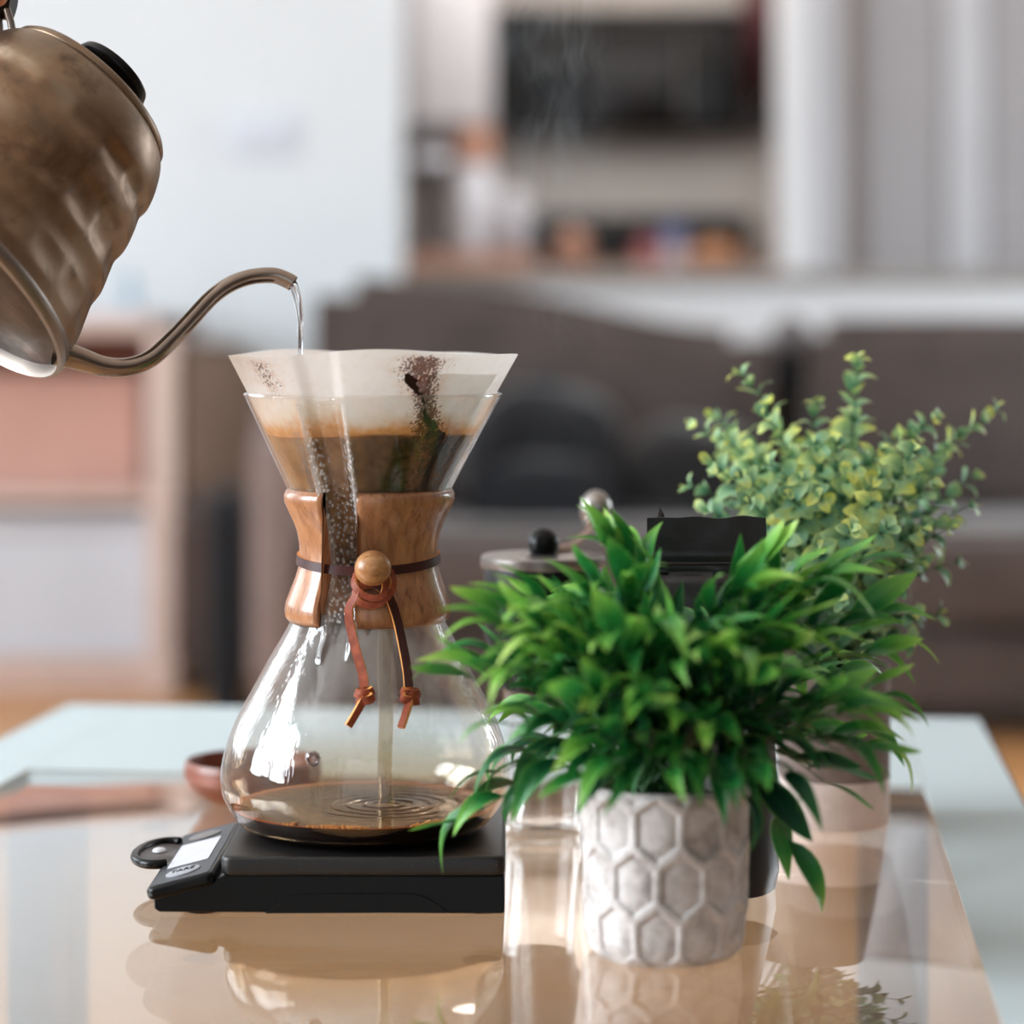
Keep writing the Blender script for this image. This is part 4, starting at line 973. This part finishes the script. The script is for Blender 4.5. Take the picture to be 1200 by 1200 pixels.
# ------------------------------------------------------------- wooden bowl
M['bowl'] = wood('bowl_wood', (96, 48, 32), (132, 70, 48), (1, 1, 4), .35, 30)
bo = thing('wooden_bowl', 'small reddish brown turned wooden bowl behind the flask', 'bowl', (P(296, 0, 1.36).x, 1.36, TZ))
m = MB(); k = .0375; m.lathe([(.0003, .0004), (.020, .0), (.026, .003), (.034, .012), (.0372, .022), (.0368, .031), (.0358, .0345), (.0345, .0345), (.0340, .030), (.0338, .02), (.029, .010), (.018, .005), (.0003, .0045)], 64); m.v = [(x, y, z*.66) for x, y, z in m.v]; m.build('bowl_body', M['bowl'], bo, angle=50)

# ------------------------------------------------------------- hand coffee grinder with glass jar
gd = 1.27; gx = P(637, 0, gd).x
gr_ = thing('coffee_grinder', 'black hand coffee grinder with metal lid and crank on a clear glass jar', 'coffee grinder', (gx, gd, TZ))
g1 = gd/F
hz = lambda y: CZ-(y-400)*g1-TZ
M['jar_glass'] = thin_glass('jar_glass', (.97, .97, .97), gain=1.5)
m = MB(); m.lathe([(.0003, .0), (.019, 0), (.0206, .002), (.0206, .010), (.0198, .012), (.0204, hz(800)), (.0204, hz(795))], 64)
m.lathe([(.0003, .004), (.0176, .005), (.0182, .012), (.0186, hz(796))], 64); m.build('glass_jar', M['jar_glass'], gr_, angle=50)
m = MB(); m.lathe([(.0206, hz(806)), (.0216, hz(800)), (.0222, hz(780)), (.0285, hz(755)), (.0300, hz(745)), (.0305, hz(668)), (.0300, hz(664)), (.0003, hz(664))], 64); m.build('burr_housing', M['black_matte'], gr_)
m = MB(); m.lathe([(.0300, hz(664)), (.0316, hz(664)), (.0320, hz(660)), (.0318, hz(652)), (.0308, hz(650)), (.0003, hz(649))], 64); m.build('lid', plain('brushed_lid', (140, 136, 134), .3, .85, .06, 60), gr_)
m = MB(); m.sphere((0, 0, hz(637)), .0082, sc=(1, 1, 1), seg=28, rings=16); m.lathe([(.0055, hz(650)), (.005, hz(644))], 24); m.build('hub_knob', M['black_plastic'], gr_)
m = MB(); m.tube([Vector((0.002, .002, hz(644))), Vector((.014, .02, hz(645))), Vector((.024, .042, hz(630))), Vector((.0275, .055, hz(618)))], .0022, 8, flat=.5); m.build('crank_arm', M['copper'], gr_)
m = MB(); m.sphere((.0285, .056, hz(606)), .0085, sc=(1, 1, 1.25)); m.build('crank_knob', M['steel'], gr_)

# ------------------------------------------------------------- black coffee pouch
bg = thing('coffee_bag', 'crumpled matte black stand-up coffee pouch with a zip seal, behind the front plant', 'bag', (P(829, 0, 1.14).x, 1.145, TZ))
NX, NY = 60, 90; vs = []; Hh = .1695
rnd = random.Random(3)
def pouch(side):
    out = []
    for j in range(NY+1):
        v = j/NY; zz = v*Hh; 
        half = np.interp(v, [0, .05, .3, .85, 1], [.0285, .0305, .0300, .0275, .0272])
        th_ = .022*(1-v**1.6)+.0008
        if v > .84: th_ = .0010
        for i in range(NX+1):
            u = 2*i/NX-1; x = half*u
            y = side*th_*(1-abs(u)**(2+3*(1-v)))
            nn_ = mnoise.noise(Vector((x*70, side*3, zz*50)))*.0014+mnoise.noise(Vector((x*160+zz*60, side*3, zz*110)))*.0006
            y += nn_*(1-abs(u)**6)*(.4+.9*min(1, v*2)) if v < .86 else nn_*.25
            if .865 < v < .90: y += side*.0007*math.sin((v-.865)/.035*4*PI)
            zt = zz+.0009*mnoise.noise(Vector((x*90, 0, 9)))*(v > .97)
            y += .012*u*v*.3
            out.append((x-.0028*(1-v)*-1, y, zt))
    return out
fr = pouch(-1); bk_ = pouch(1); n = (NX+1)*(NY+1); fs = []
for j in range(NY):
    for i in range(NX):
        a = j*(NX+1)+i; fs.append((a, a+1, a+NX+2, a+NX+1)); fs.append((n+a, n+a+NX+1, n+a+NX+2, n+a+1))
for j in range(NY):
    a = j*(NX+1); fs.append((a, a+NX+1, n+a+NX+1, n+a)); a += NX; fs.append((a, n+a, n+a+NX+1, a+NX+1))
for i in range(NX): a = NY*(NX+1)+i; fs.append((a, a+1, n+a+1, n+a)); a = i; fs.append((a, n+a, n+a+1, a+1))
M['pouch'] = plain('matte_pouch', (24, 23, 25), .36, var=.15, nscale=60, bumpd=.0002)
mesh_obj('pouch_body', fr+bk_, fs, M['pouch'], bg, angle=75)
m = MB(); m.v = [tuple(Vector(v)) for v in [(-.0268, .004, .150), (-.0215, .009, .1735), (-.0195, .008, .170), (-.018, .004, .150)]]; m.f = [(0, 1, 2, 3)]; m.m = [0]
o = m.build('back_corner', M['pouch'], bg); md = o.modifiers.new('s', 'SOLIDIFY'); md.thickness = .0006
m = MB(); m.tube([Vector((x, -.0022+.012*(x/.03)*.26, .1485)) for x in np.linspace(-.0268, .0268, 16)], .0007, 8); m.build('zip_seal', M['pouch'], bg)
bg.rotation_euler.z = R(-4)

# ------------------------------------------------------------- plants
def leaf_mat(name, stops, edge, trans=.35, gloss=.35, rough=.35):
    m, nt, b = new_mat(name); A_ = lambda n: N(nt, 'ShaderNodeAttribute', attribute_name=n).outputs['Fac']
    u = A_('along'); v = A_('across'); rn = A_('tone'); out = nt.nodes['Material Output']
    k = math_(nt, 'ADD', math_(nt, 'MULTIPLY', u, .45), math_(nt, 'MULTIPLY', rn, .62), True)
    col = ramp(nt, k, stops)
    col = mix(nt, ramp(nt, v, [(.78, (0, 0, 0)), (1, (.5, .5, .5))]), col, edge)
    col = mix(nt, ramp(nt, v, [(.0, (.35, .35, .35)), (.10, (0, 0, 0))]), col, tuple(min(1, x*1.6+.01) for x in stops[1][1]))
    L(nt, col, b.inputs['Base Color']); b.inputs['Roughness'].default_value = rough; b.inputs['Specular IOR Level'].default_value = gloss
    bump(nt, noise(nt, coords(nt, scale=(3, 1, 3)), 4, 3), .2, .02, b)
    t = N(nt, 'ShaderNodeBsdfTranslucent'); L(nt, col, t.inputs[0])
    mx = N(nt, 'ShaderNodeMixShader'); mx.inputs[0].default_value = trans
    L(nt, b.outputs[0], mx.inputs[1]); L(nt, t.outputs[0], mx.inputs[2]); L(nt, mx.outputs[0], out.inputs[0]); return m
def leaf_geo(wd, curl, fold, nu=9, nv=4, shape='lance', twist=0.0):
    """unit leaf along +Y, face +Z"""
    vs = []; al = []; ac = []; fs = []
    for i in range(nu+1):
        u = i/nu
        if shape == 'lance': w = wd*(math.sin(PI*u**.80))**.9*(1-.30*u)+.012*(1-u)
        else: w = wd*math.sqrt(max(0, 1-(2*(u-.5)*.985)**2))*(.85+.3*u)
        a = curl*u*u; y = u*math.cos(a*.6); z = -u*math.sin(a)*.55+.12*math.sin(PI*u)
        for j in range(nv+1):
            s = 2*j/nv-1; x = s*w/2; zz = z+abs(s)*fold*w+twist*s*u*w*.6
            vs.append((x, y, zz)); al.append(u); ac.append(abs(s))
    for i in range(nu):
        for j in range(nv): a = i*(nv+1)+j; fs.append((a, a+1, a+nv+2, a+nv+1))
    return vs, fs, al, ac
def make_plant(root, stems, mat, smat, rng, leaf_fn, variants, nobj=290):
    """stems: list of polylines in world space with radius; leaf_fn(stem points) -> list of (matrix, tone)"""
    O = Vector(root.location); allm = []
    for pts, rad in stems:
        m = MB(); m.tube([Vector(p)-O for p in pts], [rad*(1-.65*i/(len(pts)-1)) for i in range(len(pts))], 6)
        m.build('stem', smat, root); allm += leaf_fn(pts, rng)
    allm.sort(key=lambda t: t[0].translation.y+.0*rng.random())
    tones = [k/5 for k in range(6)]; meshes = {}
    def get(vi, ti):
        if (vi, ti) not in meshes:
            vs, fs, al, ac = variants[vi]; me = bpy.data.meshes.new('leaf'); me.from_pydata(vs, [], fs); me.materials.append(mat); me.shade_smooth()
            for nm, a in (('along', al), ('across', ac), ('tone', [tones[ti]]*len(vs))):
                at = me.attributes.new(nm, 'FLOAT', 'POINT'); at.data.foreach_set('value', np.array(a, dtype=np.float32))
            meshes[(vi, ti)] = me
        return meshes[(vi, ti)]
    T = Matrix.Translation(-O)
    for mt, tone in allm[:nobj]:
        o = bpy.data.objects.new('leaf', get(rng.randrange(len(variants)), min(5, max(0, round(tone*5))))); COL.objects.link(o); o.parent = root; o.matrix_local = T @ mt
    V = []; Fs = []; A1 = []; A2 = []; A3 = []
    for mt, tone in allm[nobj:]:
        vs, fs, al, ac = variants[rng.randrange(len(variants))]; q = T @ mt; o = len(V)
        V += [tuple(q @ Vector(v)) for v in vs]; Fs += [tuple(i+o for i in f) for f in fs]; A1 += al; A2 += ac; A3 += [tone]*len(vs)
    if V:
        o = mesh_obj('foliage', V, Fs, mat, root, angle=180, attrs={'along': A1, 'across': A2, 'tone': A3}); o['kind'] = 'stuff'
    return len(allm)
def bez(a, b, c, n=18):
    a, b, c = Vector(a), Vector(b), Vector(c)
    return [a*(1-t)**2+b*2*t*(1-t)+c*t*t for t in [i/n for i in range(n+1)]]
def frame(d, up):
    d = d.normalized(); x = d.cross(up)
    if x.length < 1e-4: x = d.cross(Vector((1, 0, 0)))
    x.normalize(); z = x.cross(d); return Matrix(((x.x, d.x, z.x), (x.y, d.y, z.y), (x.z, d.z, z.z)))

# front plant: honeycomb pot with long pointed green leaves
PD = 1.026; PX = P(779, 0, PD).x
p1 = thing('potted_plant', 'bushy green plant with long pointed leaves in a grey honeycomb-patterned pot', 'plant', (PX, PD, TZ))
def hexrelief(s, t):
    """s along, t up in cell units; returns 0 on the flat of a cell .. 1 on the ridge"""
    best = None; ds = []
    for j in range(int(t/1.0)-2, int(t/1.0)+3):
        off = .5*(j % 2)
        i0 = round(s-off)
        for i in (i0-1, i0, i0+1): ds.append((s-(i+off), t-j))
    # elongated hexagon metric
    c = sorted((dx*dx+.78*dy*dy, dx, dy) for dx, dy in ds); e = (c[1][0]-c[0][0])/2
    return e
potH = .0695; NT, NZ = 420, 150; vs = []; NC = 11
for j in range(NZ+1):
    z = potH*j/NZ
    r0 = float(np.interp(z, [0, .003, .008, .02, .045, potH], [.0288, .0312, .0325, .0337, .0343, .0345]))
    for k in range(NT):
        a = 2*PI*k/NT; e = hexrelief(a/(2*PI)*NC, (z-.011)/.0222)
        ridge = 1-float(sstep(.045, .12, e)); bev = float(sstep(.1, .3, e))
        edge = float(sstep(0, .004, z))*float(sstep(potH, potH-.0035, z))
        r = r0+(.0013*ridge+.0004*bev-.0008)*edge-.0008*(1-float(sstep(potH, potH-.002, z)))
        r += .0002*mnoise.noise(Vector((a*4, z*200, 0)))
        vs.append((r*math.cos(a), r*math.sin(a), z))
idx = np.arange((NZ+1)*NT).reshape(NZ+1, NT)
fs = np.stack([idx[:-1], np.roll(idx, -1, 1)[:-1], np.roll(idx, -1, 1)[1:], idx[1:]], -1).reshape(-1, 4).tolist()
def concrete(name, c1, c2, c3):
    m, nt, b = new_mat(name); v = coords(nt); f = noise(nt, v, 70, 7, .7, .3); g = noise(nt, v, 400, 4, .7)
    c = ramp(nt, f, [(.34, lin(c1)), (.5, lin(c2)), (.66, lin(c3))])
    L(nt, c, b.inputs['Base Color']); b.inputs['Roughness'].default_value = .8; bump(nt, g, .5, .0002, b); return m
M['pot'] = concrete('pot_concrete', (142, 134, 130), (184, 178, 176), (206, 202, 202))
mesh_obj('pot', vs, fs, M['pot'], p1, angle=180)
m = MB(); m.lathe([(.0335, potH), (.0318, potH+.0003), (.0308, potH-.001), (.0305, potH-.02)], 96)
m.build('pot_rim', M['pot'], p1)
m = MB(); m.lathe([(.0288, 0), (.0270, .0006), (.0003, .0006)], 96); m.build('pot_bottom', M['pot'], p1)
M['soil'] = plain('dark_soil', (30, 26, 22), .9, var=.4, nscale=300, bumpd=.002)
m = MB(); m.lathe([(.0306, potH-.008), (.02, potH-.006), (.0003, potH-.005)], 48); m.build('soil', M['soil'], p1)
g = lambda *c: lin(c)
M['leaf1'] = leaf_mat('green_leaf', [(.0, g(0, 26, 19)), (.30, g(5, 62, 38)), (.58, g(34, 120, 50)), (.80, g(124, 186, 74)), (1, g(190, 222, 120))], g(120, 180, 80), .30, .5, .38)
M['stem1'] = plain('green_stem', (36, 84, 34), .5, var=.2)
base = Vector((PX, PD, TZ+potH-.008)); rng = random.Random(11)
tips = [(722, 648, 1.03), (748, 672, 1.04), (700, 704, 1.0), (655, 718, .99), (612, 718, 1.01), (588, 718, 1.0), (592, 745, .98), (556, 796, 1.01), (572, 775, 1.03), (600, 790, .96), (640, 742, .965),
        (548, 962, 1.035), (590, 905, 1.04), (600, 850, .98), (615, 880, 1.06), (870, 700, .99), (886, 680, 1.03), (830, 752, .97), (800, 755, 1.05), (925, 700, 1.0), (955, 690, 1.02), (985, 680, 1.03), (1010, 730, 1.03), (1028, 768, 1.04),
        (1020, 822, 1.03), (1010, 872, 1.04), (965, 915, 1.03), (925, 985, 1.035), (900, 800, .95), (850, 770, .945), (770, 740, .955), (720, 760, .95), (690, 820, .94), (760, 830, .935), (830, 860, .94), (880, 905, .955), (700, 880, .955),
        (745, 700, .99), (780, 740, 1.07), (680, 720, 1.08), (940, 760, .98), (960, 830, .98), (980, 790, 1.08), (640, 800, 1.07), (720, 720, 1.1), (860, 730, 1.1), (930, 860, 1.09), (1000, 840, .99), (660, 770, .97), (810, 780, .95), (630, 840, 1.09), (905, 740, .97), (800, 900, .955), (655, 890, 1.0), (840, 905, .965),
        (920, 905, .99), (870, 930, .985), (735, 905, .96), (690, 905, .975), (985, 880, 1.0), (640, 720, 1.03)]
stems = []
for (x, y, d) in tips:
    t = P(x, y, d); o = base+Vector((rng.uniform(-.016, .016), rng.uniform(-.016, .016), 0)); v = t-o
    mid = o+Vector((v.x*.35, v.y*.35, max(v.z*.75, .018+.018*rng.random())+.012)); stems.append((bez(o, mid, t), .0009))
def lf1(pts, rng):
    out = []; n = len(pts); L_ = sum((pts[i+1]-pts[i]).length for i in range(n-1)); cnt = max(6, int(L_/.0078)); ctr = base+Vector((0, 0, .01))
    for k in range(cnt):
        t = .25+.75*(k/(cnt-1)); f = t*(n-1); i = min(int(f), n-2); p = pts[i].lerp(pts[i+1], f-i); tan = (pts[i+1]-pts[i]).normalized()
        side = tan.cross(Vector((0, 0, 1)))
        side = Vector((1, 0, 0)) if side.length < .1 else side.normalized()
        az = k*2.4+rng.uniform(-.4, .4); nn_ = side.cross(tan)
        lat = side*math.cos(az)+nn_*math.sin(az)*.8+Vector((0, 0, .25))
        d = (tan*(.95+.9*t**3)+lat*(.85-.45*t**4)).normalized()
        up = (Vector((0, 0, 1))+lat*.3+Vector((rng.uniform(-.5, .5), rng.uniform(-.6, .3), rng.uniform(-.2, .2)))).normalized()
        s = rng.uniform(.022, .038)*(1.0 if t < .97 else 1.05)
        mt = frame(d, up).to_4x4() @ Matrix.Scale(s, 4); mt.translation = p
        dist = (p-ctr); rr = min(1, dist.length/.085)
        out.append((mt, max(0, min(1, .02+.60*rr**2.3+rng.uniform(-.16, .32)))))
    return out
V1 = [leaf_geo(.28, .25, .22), leaf_geo(.31, .5, .24, twist=.5), leaf_geo(.30, .8, .2), leaf_geo(.35, -.5, .16, twist=-.6), leaf_geo(.33, 0, .28)]
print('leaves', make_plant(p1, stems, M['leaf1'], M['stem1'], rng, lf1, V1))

# rear plant: small rounded yellow green leaves in a two tone pot
QD = 1.30; QX = P(977, 0, QD).x
p2 = thing('potted_plant', 'taller plant with small round yellow-green leaves in a two-tone brown and white pot', 'plant', (QX, QD, TZ))
rr_ = 66/F*QD; hq = .082
M['pot_top'] = concrete('pot_taupe', (112, 98, 94), (124, 110, 106), (134, 120, 115)); M['pot_low'] = concrete('pot_white', (206, 192, 188), (216, 203, 200), (224, 212, 208))
zs_ = .0245
m = MB(); m.lathe([(.0003, .0006), (rr_*.90, .0006), (rr_*.95, 0), (rr_*.975, .002), (rr_*.985, zs_)], 72); m.build('pot_base', M['pot_low'], p2)
m = MB(); m.lathe([(rr_*.985, zs_), (rr_*1.005, hq), (rr_*.98, hq+.001), (rr_*.93, hq), (rr_*.92, hq-.02)], 72); m.build('pot_upper', M['pot_top'], p2)
m = MB(); m.lathe([(rr_*.93, hq-.010), (.0003, hq-.007)], 48); m.build('soil', M['soil'], p2)
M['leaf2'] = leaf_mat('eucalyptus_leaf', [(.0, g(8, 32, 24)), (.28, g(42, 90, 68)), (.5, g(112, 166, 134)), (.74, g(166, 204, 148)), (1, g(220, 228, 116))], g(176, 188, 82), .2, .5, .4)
base2 = Vector((QX, QD, TZ+hq-.01)); rng = random.Random(5)
t2 = [(872, 440, 1.30), (1006, 425, 1.28), (1165, 482, 1.30), (1092, 492, 1.27), (815, 500, 1.29), (812, 570, 1.28), (840, 490, 1.33), (900, 490, 1.26), (955, 478, 1.30), (1050, 512, 1.33), (1135, 595, 1.28), (1140, 560, 1.31), (1095, 720, 1.28),
      (1120, 660, 1.29), (1060, 750, 1.26), (1010, 760, 1.24), (940, 560, 1.22), (980, 520, 1.24), (1030, 560, 1.21), (870, 560, 1.23), (900, 620, 1.21), (960, 640, 1.19), (1010, 650, 1.19), (1080, 620, 1.22), (1060, 560, 1.25), (925, 520, 1.33), (1100, 540, 1.34), (850, 540, 1.35),
      (990, 600, 1.37), (900, 580, 1.38), (1080, 600, 1.38), (860, 620, 1.27), (930, 700, 1.21), (985, 700, 1.20), (1050, 690, 1.21), (830, 600, 1.25), (1000, 480, 1.32), (1040, 620, 1.19), (940, 600, 1.24), (885, 530, 1.28), (910, 660, 1.20), (1075, 660, 1.25), (1115, 520, 1.29), (960, 580, 1.21), (1000, 550, 1.22), (870, 640, 1.22), (940, 735, 1.22), (1090, 570, 1.24),
      (848, 515, 1.27), (880, 590, 1.22), (905, 545, 1.24), (1020, 590, 1.20), (1110, 620, 1.26), (1065, 720, 1.24), (975, 560, 1.35), (1030, 530, 1.26), (1070, 530, 1.22), (925, 580, 1.21), (955, 520, 1.24), (1000, 620, 1.18), (835, 545, 1.24)]
stems = []
for (x, y, d) in t2:
    t = P(x, y, d); o = base2+Vector((rng.uniform(-.014, .014), rng.uniform(-.014, .014), 0)); v = t-o
    mid = o+Vector((v.x*.25, v.y*.25, max(v.z*.7, .03)+.008)); stems.append((bez(o, mid, t), .0008))
def lf2(pts, rng):
    out = []; n = len(pts); L_ = sum((pts[i+1]-pts[i]).length for i in range(n-1)); cnt = max(5, int(L_*.75/.0096))
    for k in range(cnt):
        t = .3+.7*(k/(cnt-1)); f = t*(n-1); i = min(int(f), n-2); p = pts[i].lerp(pts[i+1], f-i); tan = (pts[i+1]-pts[i]).normalized()
        side = tan.cross(Vector((0, 1, 0))); side = Vector((1, 0, 0)) if side.length < .1 else side.normalized(); nn_ = side.cross(tan)
        az = k*PI/2+rng.uniform(-.3, .3)
        for q in (0, PI):
            lat = side*math.cos(az+q)+nn_*math.sin(az+q); d = (tan*.75+lat).normalized()
            up = (tan*.8-lat*.5+Vector((rng.uniform(-.3, .3), rng.uniform(-.5, .1), rng.uniform(-.2, .3)))).normalized()
            s = rng.uniform(.0105, .0155)*(1-.35*max(0, t-.8)/.2)
            mt = frame(d, up).to_4x4() @ Matrix.Scale(s, 4); mt.translation = p
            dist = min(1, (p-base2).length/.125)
            out.append((mt, max(0, min(1, .04+.38*dist**2.0+.22*max(0, (p.z-base2.z)/.13)+rng.uniform(-.28, .42)))))  # inner and lower leaves darker: shade inside the bush put into the tone
        if k == cnt-1:
            mt = frame(tan, side).to_4x4() @ Matrix.Scale(.007, 4); mt.translation = p; out.append((mt, .9))
    return out
V2 = [leaf_geo(.62, .4, .14, 6, 4, 'round'), leaf_geo(.7, .8, .1, 6, 4, 'round', .3), leaf_geo(.56, -.4, .16, 6, 4, 'round', -.3)]
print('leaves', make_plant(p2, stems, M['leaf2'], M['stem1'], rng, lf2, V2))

# ------------------------------------------------------------- steam rising from the filter
def steam_mat():
    m, nt, b = new_mat('steam_vapour'); nt.nodes.remove(b); out = nt.nodes['Material Output']
    tc = N(nt, 'ShaderNodeTexCoord'); v = tc.outputs['Object']
    wob = N(nt, 'ShaderNodeTexNoise'); wob.inputs['Scale'].default_value = 22; wob.inputs['Detail'].default_value = 2; L(nt, v, wob.inputs['Vector'])
    sub = N(nt, 'ShaderNodeVectorMath', operation='SUBTRACT'); L(nt, wob.outputs['Color'], sub.inputs[0]); sub.inputs[1].default_value = (.5, .5, .5)
    sc_ = N(nt, 'ShaderNodeVectorMath', operation='SCALE'); L(nt, sub.outputs[0], sc_.inputs[0]); sc_.inputs['Scale'].default_value = .035
    ad = N(nt, 'ShaderNodeVectorMath', operation='ADD'); L(nt, v, ad.inputs[0]); L(nt, sc_.outputs[0], ad.inputs[1])
    mp = N(nt, 'ShaderNodeMapping'); mp.inputs['Scale'].default_value = (1, 1, .22); L(nt, ad.outputs[0], mp.inputs[0])
    n = noise(nt, mp.outputs[0], 85, 4, .6)
    ridge = math_(nt, 'SUBTRACT', 1, math_(nt, 'MULTIPLY', math_(nt, 'ABSOLUTE', math_(nt, 'SUBTRACT', n, .5)), 11), True)
    big = ramp(nt, noise(nt, v, 20, 2), [(.42, (0, 0, 0)), (.62, (1, 1, 1))])
    ln = N(nt, 'ShaderNodeVectorMath', operation='LENGTH'); m3 = N(nt, 'ShaderNodeMapping'); m3.inputs['Scale'].default_value = (34, 60, 9); L(nt, v, m3.inputs[0]); L(nt, m3.outputs[0], ln.inputs[0])
    fall = math_(nt, 'SUBTRACT', 1.1, ln.outputs['Value'], True)
    d = math_(nt, 'MULTIPLY', math_(nt, 'MULTIPLY', ridge, big), fall)
    d = math_(nt, 'MULTIPLY', d, 26)
    vs = N(nt, 'ShaderNodeVolumeScatter'); vs.inputs['Color'].default_value = (1, 1, 1, 1); vs.inputs['Anisotropy'].default_value = .3
    L(nt, d, vs.inputs['Density']); L(nt, vs.outputs[0], out.inputs['Volume']); return m
m = MB(); m.sphere((0, 0, 0), 1, seg=24, rings=16, sc=(.032, .018, .12)); o = m.build('steam', steam_mat(), None, angle=180)
o.location = P(652, 140, 1.17); o.rotation_euler = (0, R(-4), 0)
tag(o, 'thin wisps of steam rising in front of the microwave', 'steam', kind='stuff')
